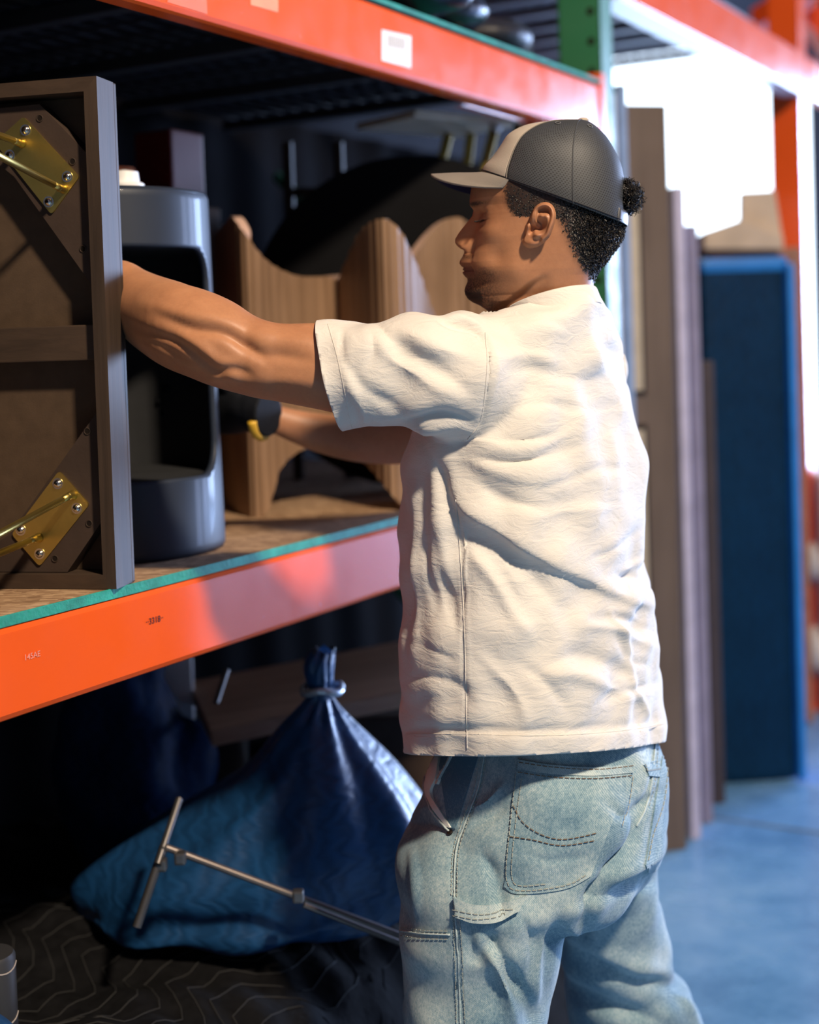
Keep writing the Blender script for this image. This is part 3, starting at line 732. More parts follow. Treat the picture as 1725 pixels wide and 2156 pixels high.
lump('black_case', [(up(1.74, .16, .045), (.12, .13, .05)), (up(1.88, .2, .06), (.10, .12, .05))], .006, plain('matte_black_case', (.015, .015, .022), .5), 'matte black padded case on the upper deck beside the green post', 'case', .003, 4)
m = MB(); rbox(m, 1.62, 2.0, .42, .70, zz, zz+.045, .008); m.mk('grey_box', plain('pale_grey_carton', (.42, .40, .46), .6), label='flat pale grey carton on the upper deck behind the black case', cat='box')
# ================================================================== under the shelf
def Zg(px, py, Y): return at(px, py, Y)
# low pallet shelf carrying the blanket covered load
pz = .30
m = MB(); rbox(m, -.9, 1.7, .12, 1.05, 0, .335, .01); m.mk('low_platform', MT['gusset'], label='low dark platform on the floor under the rack', cat='platform')
# quilted blanket: heightfield draped over the platform, hanging at the front
def blanket():
    nt_, ns = 150, 90; V = np.zeros((nt_, ns, 3)); t = np.linspace(-.85, 1.75, nt_); s = np.linspace(-.22, 1.0, ns)
    T_, S_ = np.meshgrid(t, s, indexing='ij')
    def hf(T_, S_):
        z = .425+.02*np.sin(T_*3+1)-.22*np.maximum(0, .16-S_)+.015*np.sin(T_*9+S_*7)+.012*np.sin(S_*14+2*T_)+.03*np.exp(-((T_-.9)/.2)**2-((S_-.2)/.15)**2)
        z += .005*np.sin(T_*41+S_*23)+.004*np.sin(T_*67-S_*31)
        return z*smoothstep(-.22, -.06, S_)**.6*.98+.004
    Z_ = hf(T_, S_)
    base = np.array(P0); u = np.array(U); n = np.array(N)
    V = base+T_[..., None]*u+S_[..., None]*n; V[..., 2] = Z_
    o = mk('quilted_blanket', V.reshape(-1, 3), grid_faces(nt_, ns), MT['quilt'], smooth=True, label='black quilted moving blanket with grey zigzag stitching under the blue sack', cat='blanket')
    so = o.modifiers.new('t', 'SOLIDIFY'); so.thickness = .008; so.offset = -1
    for r in range(17):
        s0 = -.16+r*.045; pts = []
        for k in range(0, 121):
            tt = -.8+k*2.5/120; ph = (tt/.30) % 1; tri = np.interp(ph, [0, .32, .5, .82, 1], [0, 0, 1, 1, 0])
            ss = s0+tri*.085
            if ss < -.18 or ss > .98: 
                continue
            z = float(hf(np.array(tt), np.array(ss))); pts.append(Vector(base+tt*u+ss*n)+Vector((0, 0, z+.0012)))
        if len(pts) > 3: m = MB(); m.tube(pts, .0009, 4, False); m.mk('stitch_row', MT['stitch'], o)
blanket()
# blue sack: lofted gathered bag
def sack(name, rings, mat, label, seed, folds=9, amp=.02, knot=None):
    # rings: (py, left px, right px, depth, thickness)
    nv = 140; V = []; rs = np.random.RandomState(seed); ph = rs.uniform(0, 6.28, 6)
    R_ = spline([r for r in rings], 6)
    n = len(R_)
    for i, (y, l, r, Y, th) in enumerate(R_):
        A, B = at(l, y, Y), at(r, y, Y); c = (A+B)/2; a = (B.x-A.x)/2; k = i/(n-1)
        for j in range(nv):
            q = 2*math.pi*j/nv
            f = 1+amp*(1.6-k)*(math.sin(folds*q+ph[0]+1.2*k)+.5*math.sin((folds*2-3)*q+ph[1])+.6*math.sin(5*q+ph[2]+6*k))+.012*math.sin(31*k+3*q)
            V.append(c+Vector((math.cos(q)*a*f, math.sin(q)*th*f, .006*math.sin(9*q+14*k))))
    Fc = grid_faces(n, nv, True)+[tuple(range(nv)), tuple(range((n-1)*nv, n*nv))[::-1]]
    return mk(name, [tuple(v) for v in V], Fc, mat, smooth=True, label=label, cat='sack')
sk = sack('blue_sack', [(1372, 655, 705, 2.50, .03), (1400, 640, 703, 2.50, .04), (1455, 652, 700, 2.50, .025), (1480, 640, 706, 2.50, .03), (1530, 590, 745, 2.50, .07), (1620, 500, 830, 2.52, .14), (1710, 350, 905, 2.54, .19),
     (1780, 240, 935, 2.55, .22), (1835, 185, 930, 2.56, .23), (1872, 172, 915, 2.56, .235), (1895, 200, 860, 2.56, .22), (1908, 380, 700, 2.56, .14)], MT['tarp'], 'bright blue woven sack tied at the neck under the shelf', 4, 8, .028)
kn = at(690, 1462, 2.46)
m = MB(); m.tube([kn+Vector((.034*math.cos(q)-.012, .032*math.sin(q)+.04, .004*math.sin(3*q))) for q in np.linspace(0, 6.28, 24)], .007, 8); m.mk('neck_tie', plain('silver_tie', (.5, .55, .62), .2, metal=.6), sk, smooth=True)
lump('dark_blue_bundle', [(at(270, 1640, 2.95), (.13, .12, .31)), (at(290, 1730, 2.95), (.16, .12, .20)), (at(370, 1640, 2.97), (.10, .1, .13)), (at(205, 1690, 2.95), (.08, .1, .22))], .008, MT['tarp2'],
     'dark navy blanket bundle left of the bright blue sack', 'bundle', .012, 9)
# white board and wooden panel far behind
m = MB(); m.box(at(366, 1440, 3.1), (.085, .02, .22), bev=.003); m.mk('white_carton', MT['white'], label='small white carton standing behind the blue bundles', cat='box')
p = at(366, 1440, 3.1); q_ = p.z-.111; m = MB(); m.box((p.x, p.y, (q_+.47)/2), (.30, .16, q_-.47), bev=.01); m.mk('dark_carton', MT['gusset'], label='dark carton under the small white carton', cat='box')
m = MB(); m.box(at(720, 1440, 3.05), (.62, .42, .035), (Vector((.96, .25, .10)).normalized(), Vector((-.25, .96, .0)).normalized(), Vector((-.10, 0, .99)).normalized()), .004)
m.mk('wooden_board', wood('brown_plank', (.20, .10, .06), (.42, .25, .16), 4, 0), label='brown wooden board lying behind the blue sack', cat='board')
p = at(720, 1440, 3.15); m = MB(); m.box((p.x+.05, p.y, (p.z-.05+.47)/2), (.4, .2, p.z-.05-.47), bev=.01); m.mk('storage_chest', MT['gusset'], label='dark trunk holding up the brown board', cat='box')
# folded steel stand leaning on the sack
fs = empty('folding_stand', at(340, 1950, 2.24), 'thin dark steel folding stand leaning on the blue sack', 'stand')
def rod(name, a, b, r, mat='steel', ya=2.2, yb=2.2, par=fs):
    m = MB(); m.tube([at(a[0], a[1], ya), at(b[0], b[1], yb)], r, 10); return m.mk(name, MT[mat], par, smooth=True, auto=50)
MT['tube_steel'] = plain('brown_steel_tube', (.20, .17, .155), .35, metal=.7)
rod('tube', (350, 1784), (860, 1976), .0058, 'tube_steel', 2.24, 2.30); rod('tube', (640, 1905), (860, 1992), .0050, 'tube_steel', 2.24, 2.28)
rod('leg', (378, 1682), (332, 1820), .0062, 'steel', 2.30, 2.22); rod('leg', (345, 1782), (288, 1952), .0072, 'steel', 2.24, 2.20)
for x, y in ((340, 1820), (380, 1806), (628, 1886)):
    m = MB(); c = at(x, y, 2.232); m.box(c, (.018, .018, .02), bev=.004); m.mk('clamp', MT['steel'], fs)
rod('tube', (455, 1480), (478, 1410), .006, 'steel', 2.62, 2.66)
# dark round stool seat with scuffed rim at the far left and blue corner at the bottom
p = at(-28, 1920, 2.0); m = MB(); m.tube([Vector((p.x, p.y, z)) for z in (.452, .457, .60, .605)], [.034, .037, .037, .034], 40); o = m.mk('round_canister', plain('scuffed_black', (.03, .03, .032), .5), smooth=True, auto=40, label='scuffed black round canister at the lower left edge', cat='canister')
p0 = Vector((p.x, p.y, .46))
for k, z in enumerate((.515, .588)):
    m = MB(); m.tube([Vector((p.x+.0375*math.cos(q), p.y+.0375*math.sin(q), z+.004*math.sin(3*q))) for q in np.linspace(-2.4, .2, 14)], .0011, 4, False); m.mk('scratch', plain('scratch_%d' % k, (.42, .37, .33), .7), o)
lump('blue_cushion', [(at(-52, 2205, 1.93), (.065, .07, .06))], .006, MT['tarp'], 'blue padded cushion corner at the bottom left', 'cushion', .004, 2)
# ================================================================== second bay: furniture standing at the aisle
def slab(name, pxl, pxr, ybot, Y, h, th, mat, label, cat, yaw=0, inset=None, mat2=None, lean=0, bev=.004):
    a, b = at(pxl, ybot, Y), at(pxr, ybot, Y)
    dv = Vector((math.cos(yaw), math.sin(yaw), 0)); wd = (b.x-a.x)/math.cos(yaw); pv = Vector((-dv.y, dv.x, 0))
    a = Vector((a.x, a.y, 0)); up_ = Vector((0, 0, 1))
    T = empty(name, a+dv*wd/2, label, cat)
    m = MB(); m.box(a+dv*wd/2+pv*th/2+up_*h/2, (wd, th, h), (dv, pv, up_), bev); o = m.mk('carcass', mat, T)
    return T, a, dv, pv, wd, th
brown = wood('taupe_cabinet_wood', (.09, .065, .052), (.17, .125, .10), 3, 2, .4, .1); beige = plain('beige_panel', (.46, .38, .28), .6)
dark = plain('dark_seam', (.025, .020, .020), .6)
# tall brown cabinet doors: frame with recessed beige panels, bright edge
hc = at(1440, 222, 3.98).z
T, a, dv, pv, wd, th = slab('cabinet_door', 1352, 1452, 1790, 3.92, hc, .045, brown, 'tall brown panelled cabinet door standing behind the man', 'door', math.radians(14))
for z0, z1 in ((.12, .62), (.70, 1.20), (1.28, 1.86)):
    m = MB(); m.box(a+dv*wd*.20-pv*.001+Vector((0, 0, (z0+z1)/2)), (wd*.34, .006, z1-z0), (dv, pv, Vector((0, 0, 1))), .001); m.mk('moulding', dark, T)
    m = MB(); m.box(a+dv*wd*.17-pv*.004+Vector((0, 0, (z0+z1)/2)), (wd*.26, .006, z1-z0-.03), (dv, pv, Vector((0, 0, 1))), .001); m.mk('inset_panel', beige, T)
pur = plain('pale_lilac_laminate', (.48, .44, .55), .35); pur2 = plain('grey_mauve_laminate', (.22, .19, .24), .45)
slab('pale_panel', 1457, 1480, 1770, 4.02, at(1460, 300, 4.0).z-.12, .16, pur, 'pale lilac panel edge right of the brown cabinet door', 'panel', math.radians(20))
slab('mauve_panel', 1482, 1505, 1735, 4.15, at(1490, 470, 4.1).z, .14, pur2, 'grey mauve panel between the pale panel and the blue pad', 'panel', math.radians(20))
slab('leaning_shelf', 1503, 1530, 1700, 4.32, at(1510, 760, 4.3).z, .05, plain('dark_brown_laminate', (.05, .035, .035), .5), 'short dark brown shelf leaning by the blue pad', 'shelf', math.radians(10))
T, a, dv, pv, wd, th = slab('blue_mattress', 1508, 1694, 1668, 4.50, at(1600, 548, 4.5).z, .17, MT['pad'], 'tall dark blue padded mattress cover standing on end', 'mattress', math.radians(6), bev=.03)
m = MB(); zt = at(1600, 548, 4.5).z; m.box(a+dv*wd*.5+pv*.085+Vector((0, 0, zt-.012)), (wd*1.01, .18, .05), (dv, pv, Vector((0, 0, 1))), .02); m.mk('top_band', plain('bright_blue_top', (.01, .18, .55), .5), T)  # brighter blue along the top edge
m = MB(); m.box(a+dv*(wd-.006)+pv*.02+Vector((0, 0, zt/2)), (.024, .12, zt-.02), (dv, pv, Vector((0, 0, 1))), .01); m.mk('side_band', plain('bright_blue_side', (.02, .22, .62), .4), T)  # brighter blue down the right edge
# thin bright sheets between post and cabinet
slab('white_sheet', 1318, 1344, 1790, 3.84, at(1330, 192, 3.84).z, .03, plain('white_laminate_edge', (.75, .76, .82), .3), 'white laminate sheet beside the green post', 'panel', math.radians(25))
slab('blue_grey_sheet', 1348, 1366, 1780, 3.89, at(1350, 175, 3.89).z, .03, plain('blue_grey_edge', (.22, .30, .45), .3), 'narrow blue grey sheet against the cabinet door', 'panel', math.radians(25))
# carton stack beyond the mattress: brown box with a beige stepped chair block
c0 = at(1580, 524, 5.2)
bxT = empty('brown_dresser', Vector((c0.x, c0.y, 0)), 'brown dresser behind the blue mattress', 'dresser')
m = MB(); m.box((c0.x, c0.y+.15, c0.z/2), (.36, .36, c0.z), bev=.01); m.mk('carcass', wood('red_brown_wood', (.22, .09, .05), (.40, .20, .13), 3, 0), bxT)
for k in range(4):
    z = c0.z*(k+.5)/4; m = MB(); m.box((c0.x, c0.y-.036, z), (.32, .018, c0.z/4-.03), bev=.004); d_ = m.mk('drawer', wood('drawer_wood_%d' % k, (.22, .09, .05), (.38, .19, .12), 3, 0), bxT)
    m = MB(); m.ellip((c0.x, c0.y-.055, z), (.014, .014, .014), nu=10, nv=6); m.mk('knob', MT['brass'], d_)
chm = plain('beige_upholstery', (.62, .48, .34), .7)
uc = empty('upholstered_chair', c0, 'beige upholstered chair on top of the brown dresser', 'chair')
def qpoly(name, pts, Y, th, mat, par):
    m = MB(); q = [at(x, y, Y) for x, y in pts]; m.v = [tuple(p) for p in q]+[tuple(p+Vector((.02, th, 0))) for p in q]; n = len(q)
    m.f = [tuple(range(n-1, -1, -1)), tuple(range(n, 2*n))]+[(i, (i+1) % n, (i+1) % n+n, i+n) for i in range(n)]; return m.mk(name, mat, par)
qpoly('seat_cushion', [(1484, 524), (1484, 488), (1560, 462), (1650, 500), (1650, 524)], 5.10, .28, chm, uc)
qpoly('backrest', [(1560, 470), (1560, 404), (1632, 400), (1650, 515), (1600, 515)], 5.20, .12, chm, uc)
# far orange beams high up and pallets beyond the post on the right
for (x0, y0, x1, y1, Y0, Y1) in ((1600, 45, 1725, -30, 6.5, 6.2), (1660, -30, 1760, 110, 6.6, 6.4)):
    p, q = at(x0, y0, Y0), at(x1, y1, Y1); m = MB(); m.tube([p, q], .07, 4)
    m.mk('roof_brace', MT['red'], kind='structure')
fr = empty('far_rack', RB(7.3, 0, 0), 'distant orange rack upright at the right edge', 'storage rack')
m = MB(); rbox(m, 7.3, 7.42, 0, .1, 0, 5.2); m.mk('upright_post', MT['red'], fr)
# white wrapped items at the right edge
for i, (x, y0, y1, Y) in enumerate(((1722, 1135, 1230, 5.4), (1722, 1310, 1420, 5.4))):
    p = at(x, (y0+y1)/2, Y); hh = (y1-y0)/F*Y/2
    m = MB(); m.ellip(p, (.07, .12, hh), nu=24, nv=14); m.mk('wrapped_cushion', MT['white'], smooth=True, label=['upper white wrapped cushion at the right edge', 'lower white wrapped cushion at the right edge'][i], cat='cushion')
p = at(1735, 1450, 5.4); m = MB(); m.box((p.x+.12, p.y, .45), (.3, .3, .9), bev=.02); m.mk('white_cabinet', MT['white'], label='white wrapped cabinet at the right edge of the aisle', cat='cabinet')
# ================================================================== the man
ua = math.atan2(U.y, U.x)
def ring_loft(levels, n=64, p=2.2, top=True):
    # levels: (py, left px, right px, depth of centre, a/b ratio, yaw offset)
    mb_v = []; L = spline(levels, 4); m = len(L)
    for (y, l, r, Y, q, yo) in L:
        A, B = at(l, y, Y), at(r, y, Y); c = (A+B)/2; hw = (B-A).length/2
        ang = ua+yo; e1 = Vector((math.cos(ang), math.sin(ang), 0)); e2 = Vector((-e1.y, e1.x, 0))
        pts = []
        for k in range(n):
            t = 2*math.pi*k/n; ct, st_ = math.cos(t), math.sin(t)
            a = math.copysign(abs(ct)**(2/p), ct)*q; b = math.copysign(abs(st_)**(2/p), st_)
            pts.append(e1*a+e2*b)
        s = hw/max(abs(v.x) for v in pts)
        mb_v += [c+v*s for v in pts]
    Fc = grid_faces(m, n, True)+[tuple(range(n)), tuple(range((m-1)*n, m*n))[::-1]]
    return mb_v, Fc
def outline_tube(rows, n=40, ratio=1.0):
    # rows: (top px, top py, bottom px, bottom py, depth, depth-radius factor)
    P = spline(rows, 4); V = []
    for (x0, y0, x1, y1, Y, q) in P:
        A, B = at(x0, y0, Y), at(x1, y1, Y); c = (A+B)/2; e1 = (B-A)/2; r = e1.length
        V.append((c, e1, r*q))
    out = []
    for i, (c, e1, rb_) in enumerate(V):
        tg = (V[min(i+1, len(V)-1)][0]-V[max(i-1, 0)][0]).normalized(); e1 = e1-tg*e1.dot(tg)*.0; e2 = tg.cross(e1).normalized()*rb_
        out += [c+e1*math.cos(2*math.pi*k/n)+e2*math.sin(2*math.pi*k/n) for k in range(n)]
    m = len(V); return out, grid_faces(m, n, True)+[tuple(range(n)), tuple(range((m-1)*n, m*n))[::-1]]
foot0 = at(1080, 2000, 2.12); foot0.z = 0
man = empty('person', foot0, 'young man in white t-shirt, faded jeans and mesh cap reaching into the rack', 'person')
# ---------------------------------------------------------------- t-shirt
torso = [(1640, 846, 1420, 2.12, 1.45, 0), (1580, 846, 1417, 2.12, 1.45, 0), (1520, 846, 1413, 2.12, 1.45, 0), (1420, 840, 1405, 2.12, 1.5, 0), (1340, 843, 1400, 2.12, 1.5, 0), (1265, 843, 1396, 2.12, 1.5, 0),
         (1228, 842, 1380, 2.12, 1.5, 0), (1180, 842, 1373, 2.12, 1.5, 0), (1100, 844, 1375, 2.12, 1.5, 0), (1017, 847, 1373, 2.12, 1.5, 0), (934, 850, 1363, 2.12, 1.5, 0),
         (869, 880, 1345, 2.11, 1.55, 0), (785, 930, 1331, 2.10, 1.65, 0), (734, 955, 1322, 2.09, 1.7, 0), (693, 965, 1306, 2.08, 1.6, 0), (662, 1010, 1292, 2.065, 1.35, 0), (642, 1052, 1280, 2.055, 1.0, 0), (622, 1085, 1268, 2.05, .9, 0), (585, 1110, 1258, 2.05, .85, 0)]
sh_mb = MB(); sh_mb.add(*ring_loft(torso, 72, 2.25))
sleeveL = [(610, 686, 668, 930, 1.945, 1.0), (668, 676, 722, 912, 1.945, .95), (720, 673, 790, 906, 1.94, .9), (793, 671, 850, 900, 1.935, .9), (860, 660, 910, 915, 1.935, .9), (925, 664, 950, 930, 1.94, .9), (985, 656, 1000, 938, 1.96, .85), (1040, 662, 1060, 930, 2.0, .8), (1090, 680, 1110, 900, 2.06, .75)]
sh_mb.add(*outline_tube(sleeveL, 44))
sleeveR = [(1250, 700, 1250, 860, 2.24, 1.0), (1200, 705, 1195, 880, 2.32, 1.0), (1130, 730, 1120, 925, 2.42, 1.0), (1050, 765, 1035, 955, 2.48, 1.0), (970, 790, 960, 975, 2.50, 1.0)]
sh_mb.add(*outline_tube(sleeveR, 32))
V, Nn, Fc = remeshed(sh_mb, .0045, 9, .5)
S_ = []
def st_(amp, w1, w2, *pts): S_.append((list(pts), amp, w1, w2))
# big diagonal drape from the armpit round to the small of the back
st_(.016, 9, 40, (905, 925), (940, 985), (958, 1050), (1008, 1098), (1067, 1135), (1134, 1176), (1208, 1210), (1282, 1247), (1349, 1273), (1400, 1275))
st_(-.012, 22, 22, (960, 1085), (1000, 1130), (1060, 1165), (1120, 1215), (1165, 1262), (1195, 1310))
st_(.008, 14, 14, (985, 1160), (1040, 1220), (1080, 1290), (1120, 1340))
st_(-.006, 12, 12, (1010, 1150), (1050, 1200), (1090, 1260))
st_(-.007, 13, 13, (1000, 1010), (1040, 1040), (1090, 1060), (1150, 1075))
st_(.006, 14, 18, (950, 930), (1010, 975), (1070, 1000), (1140, 1010))
st_(-.007, 8, 12, (965, 950), (1020, 970), (1080, 975), (1160, 960), (1230, 935))
st_(.005, 10, 12, (985, 920), (1050, 945), (1120, 945), (1200, 915))
st_(-.004, 7, 9, (1050, 930), (1110, 928), (1180, 915))
st_(-.005, 10, 10, (1130, 1030), (1200, 1010), (1270, 985), (1330, 990))
st_(.004, 9, 9, (1120, 1090), (1200, 1075), (1290, 1070))
st_(-.004, 9, 9, (1090, 860), (1150, 850), (1230, 862), (1300, 850))
st_(-.005, 14, 14, (1060, 790), (1110, 775), (1180, 790), (1240, 800), (1290, 780))
st_(.005, 12, 12, (1040, 760), (1100, 748), (1170, 760))
st_(.006, 12, 18, (1240, 700), (1258, 760), (1290, 800), (1310, 860), (1318, 930))
st_(-.012, 16, 22, (1250, 705), (1280, 730), (1308, 745), (1335, 765))
st_(-.004, 10, 12, (1080, 680), (1130, 670), (1200, 690))
# side panel under the arm
st_(-.009, 16, 16, (905, 920), (930, 990), (948, 1070), (962, 1150))
st_(.005, 12, 12, (912, 930), (915, 1000), (922, 1080), (935, 1160), (950, 1240))
st_(-.006, 9, 9, (890, 1010), (893, 1100), (900, 1200), (915, 1290))
st_(.005, 8, 8, (872, 1000), (872, 1120), (873, 1250), (876, 1380))
st_(-.004, 6, 6, (858, 1180), (858, 1300), (862, 1420))
st_(-.006, 9, 9, (925, 1200), (945, 1270), (962, 1330))
st_(-.005, 9, 12, (850, 1440), (890, 1425), (935, 1430), (970, 1445), (990, 1480))
st_(.002, 9, 9, (850, 1470), (900, 1455), (950, 1465))
st_(-.004, 8, 8, (860, 1350), (910, 1365), (960, 1390))
# lower back
st_(-.010, 14, 20, (1160, 1400), (1200, 1385), (1250, 1390), (1310, 1410), (1350, 1440))
st_(.008, 12, 12, (1150, 1420), (1210, 1420), (1270, 1440), (1330, 1470))
st_(-.006, 14, 14, (1080, 1395), (1130, 1420), (1170, 1460), (1200, 1500))
st_(.006, 12, 12, (1000, 1370), (1050, 1420), (1090, 1470), (1110, 1520))
st_(-.007, 9, 9, (1260, 1480), (1310, 1460), (1360, 1445), (1405, 1430))
st_(.008, 7, 7, (1290, 1290), (1320, 1350), (1335, 1440), (1360, 1490), (1385, 1530))
st_(-.008, 9, 9, (1250, 1300), (1310, 1300), (1360, 1325), (1400, 1330))
st_(.006, 8, 8, (1240, 1320), (1300, 1325), (1350, 1350), (1395, 1370))
st_(-.006, 8, 8, (1300, 1340), (1330, 1390), (1370, 1400))
st_(-.005, 8, 8, (1290, 1240), (1330, 1210), (1370, 1190))
st_(.005, 7, 7, (1300, 1215), (1335, 1190), (1372, 1170))
st_(-.005, 8, 8, (1240, 1180), (1300, 1150), (1350, 1110))
st_(-.010, 8, 20, (1378, 1235), (1360, 1225), (1330, 1215), (1290, 1210))
# sleeve
st_(-.011, 14, 18, (812, 700), (850, 735), (905, 765), (950, 795), (985, 825))
st_(.007, 14, 16, (835, 690), (880, 715), (940, 740), (1000, 755))
st_(.007, 14, 14, (790, 710), (830, 760), (890, 800), (940, 830))
st_(-.010, 9, 9, (793, 668), (800, 690), (815, 712))
st_(-.006, 10, 10, (782, 690), (788, 730), (780, 765))
st_(-.006, 12, 12, (737, 770), (760, 810), (800, 840), (850, 870))
st_(.006, 10, 10, (725, 740), (733, 800), (760, 860), (780, 890))
st_(-.006, 7, 7, (720, 690), (722, 740), (735, 790))
st_(-.004, 5, 5, (745, 850), (752, 880), (758, 905))
st_(-.004, 5, 5, (768, 862), (776, 885), (782, 903))
st_(-.012, 12, 10, (820, 895), (880, 880), (940, 872), (990, 885))
st_(.010, 10, 14, (840, 910), (900, 900), (955, 895), (995, 905))
st_(-.013, 7, 7, (925, 675), (950, 680), (985, 685), (1010, 700), (1020, 730))
st_(.008, 8, 8, (940, 668), (975, 672), (1010, 685))
st_(-.005, 5, 5, (1023, 700), (1027, 760), (1022, 830), (1012, 890), (990, 925))
st_(.003, 6, 6, (1032, 700), (1036, 760), (1031, 830))
# side seam and hem
st_(-.004, 3.5, 3.5, (958, 1050), (970, 1180), (978, 1320), (980, 1440), (982, 1540))
st_(.003, 4, 4, (963, 1050), (975, 1180), (983, 1320), (985, 1440))
st_(-.008, 5, 12, (846, 1545), (900, 1538), (980, 1540), (1100, 1543), (1220, 1540), (1330, 1530), (1414, 1516))
S_ = [(a, b*(.72 if a[0][1] < 1580 else 1), c, d) for a, b, c, d in S_]
V = sculpt(V, Nn, S_)
Nn = normals(V, Fc)
rs = np.random.RandomState(5); h = np.zeros(len(V))
for k in range(26):
    d = rs.randn(3)*np.array([1, 1, 1.5]); fr = rs.uniform(25, 110); d = d/np.linalg.norm(d)*fr
    wv = V@np.array([13, 7, 9.])+k; h += np.sin(V@d+1.5*np.sin(V@rs.randn(3)*14)+rs.uniform(0, 6))*.0011*(40/fr)**.6
V = V+Nn*h[:, None]
# cut hem, sleeve ends and neck cleanly
bm = bmesh.new(); vs_ = [bm.verts.new(v) for v in V]; bm.verts.index_update()
for f in Fc: bm.faces.new([vs_[i] for i in f])
def cut(p, n, sel):                                         # removes what lies on the +n side among verts selected by sel
    vv = [v for v in bm.verts if sel(v.co)]; st = set(vv)
    fs = [f for f in bm.faces if all(v in st for v in f.verts)]; es = {e for f in fs for e in f.edges}; ve = {v for f in fs for v in f.verts}
    bmesh.ops.bisect_plane(bm, geom=list(ve)+list(es)+fs, plane_co=p, plane_no=n, clear_outer=False, clear_inner=False)
    kill = [v for v in bm.verts if sel(v.co) and (v.co-p).dot(n) > 1e-5]
    bmesh.ops.delete(bm, geom=kill, context='VERTS')
pa, pb = at(668, 676, 1.945), at(724, 914, 1.945); sn = (pa-pb).cross(Vector((0.08, 1, 0))).normalized()
if sn.x > 0: sn = -sn
cut((pa+pb)/2, sn, lambda c: c.x < -.03 and c.z > 1.2)
pa, pb = at(985, 785, 2.5), at(975, 970, 2.5); sn = (pa-pb).cross(Vector((-.3, 1, 0))).normalized()
if sn.x > 0: sn = -sn
cut((pa+pb)/2, sn, lambda c: c.y > 2.36 and c.z > 1.2 and c.x < .2)
# hem plane through three photographed points
h1, h2, h3 = at(848, 1580, 2.08), at(1080, 1585, 1.95), at(1415, 1556, 2.2)
hn = (h2-h1).cross(h3-h1).normalized()
if hn.z > 0: hn = -hn
cut(h1, hn, lambda c: c.z < 1.15)
n1, n2, n3 = at(1256, 616, 2.055), at(1140, 622, 1.985), at(1066, 660, 2.045)
nn_ = (n2-n1).cross(n3-n1).normalized()
if nn_.z < 0: nn_ = -nn_
ncx = (n1+n3)/2
cut(n1+nn_*-.004, nn_, lambda c: c.z > 1.44 and (c.xy-ncx.xy).length < .10)
bmesh.ops.recalc_face_normals(bm, faces=list(bm.faces))
bm.verts.index_update(); V = np.array([v.co[:] for v in bm.verts]); Fc = [tuple(v.index for v in f.verts) for f in bm.faces]; bm.free()
shirt = mk('t_shirt', V, Fc, MT['cotton'], man, smooth=True)
so = shirt.modifiers.new('cloth', 'SOLIDIFY'); so.thickness = .0022; so.offset = -1
TS = bvh(V, Fc)
m = MB()
surf_tube(m, TS, [(960, 1052), (970, 1180), (978, 1320), (981, 1440), (983, 1538), (984, 1577)], .0009, .0002); 
m.mk('side_seam', MT['cotton'], shirt, smooth=True)
m = MB(); surf_tube(m, TS, [(1022, 700), (1026, 760), (1021, 830), (1010, 890), (985, 925)], .0008, .0002); m.mk('armhole_seam', MT['cotton'], shirt, smooth=True)
m = MB(); surf_tube(m, TS, [(856, 1546), (980, 1545), (1100, 1549), (1220, 1546), (1330, 1536), (1410, 1522)], .0006, .0001, 3)
CT = plain('cream_thread', (.66, .62, .55), .9); m.mk('hem_stitch', CT, shirt)
m = MB(); surf_tube(m, TS, [(690, 682), (712, 760), (742, 905)], .0005, .0001, 3); m.mk('sleeve_stitch', CT, shirt)
# collar: ribbed band standing around the neck opening
cc = (n1+n3)/2; e1 = (n1-n3)/2; e2 = nn_.cross(e1).normalized()*.066; cV = []
for i, (hh, k, ) in enumerate(((-.022, 1.04), (-.012, 1.035), (-.004, 1.03), (.003, 1.015), (.0045, 1.0), (.003, .985), (-.010, .99))):
    for j in range(80):
        q = 2*math.pi*j/80; cV.append(cc+(e1*math.cos(q)+e2*math.sin(q))*k+nn_*hh)
mk('collar', [tuple(v) for v in cV], grid_faces(7, 80, True), MT['cotton'], shirt, smooth=True)
# ---------------------------------------------------------------- jeans
pel = [(1400, 975, 1335, 2.12, 1.35, 0), (1450, 960, 1345, 2.12, 1.35, 0), (1500, 942, 1358, 2.12, 1.32, 0), (1560, 918, 1382, 2.12, 1.28, 0), (1600, 903, 1404, 2.12, 1.25, 0), (1650, 888, 1415, 2.12, 1.22, 0), (1700, 872, 1417, 2.12, 1.22, 0), (1750, 855, 1416, 2.12, 1.22, 0), (1800, 846, 1410, 2.125, 1.25, 0), (1850, 850, 1385, 2.13, 1.3, 0), (1885, 880, 1350, 2.13, 1.3, 0)]
jm = MB(); jm.add(*ring_loft(pel, 64, 2.2))
legL = [(1700, 900, 1240, 2.07, 1.1, 0), (1780, 848, 1262, 2.05, 1.1, 0), (1850, 844, 1250, 2.03, 1.1, 0), (1900, 844, 1232, 2.03, 1.1, 0), (1950, 843, 1210, 2.02, 1.1, 0), (2000, 843, 1188, 2.02, 1.1, 0), (2080, 844, 1165, 2.02, 1.1, 0), (2156, 846, 1150, 2.02, 1.1, 0), (2300, 850, 1125, 2.03, 1.1, 0), (2500, 856, 1100, 2.03, 1.1, 0), (2740, 862, 1085, 2.03, 1.1, 0)]
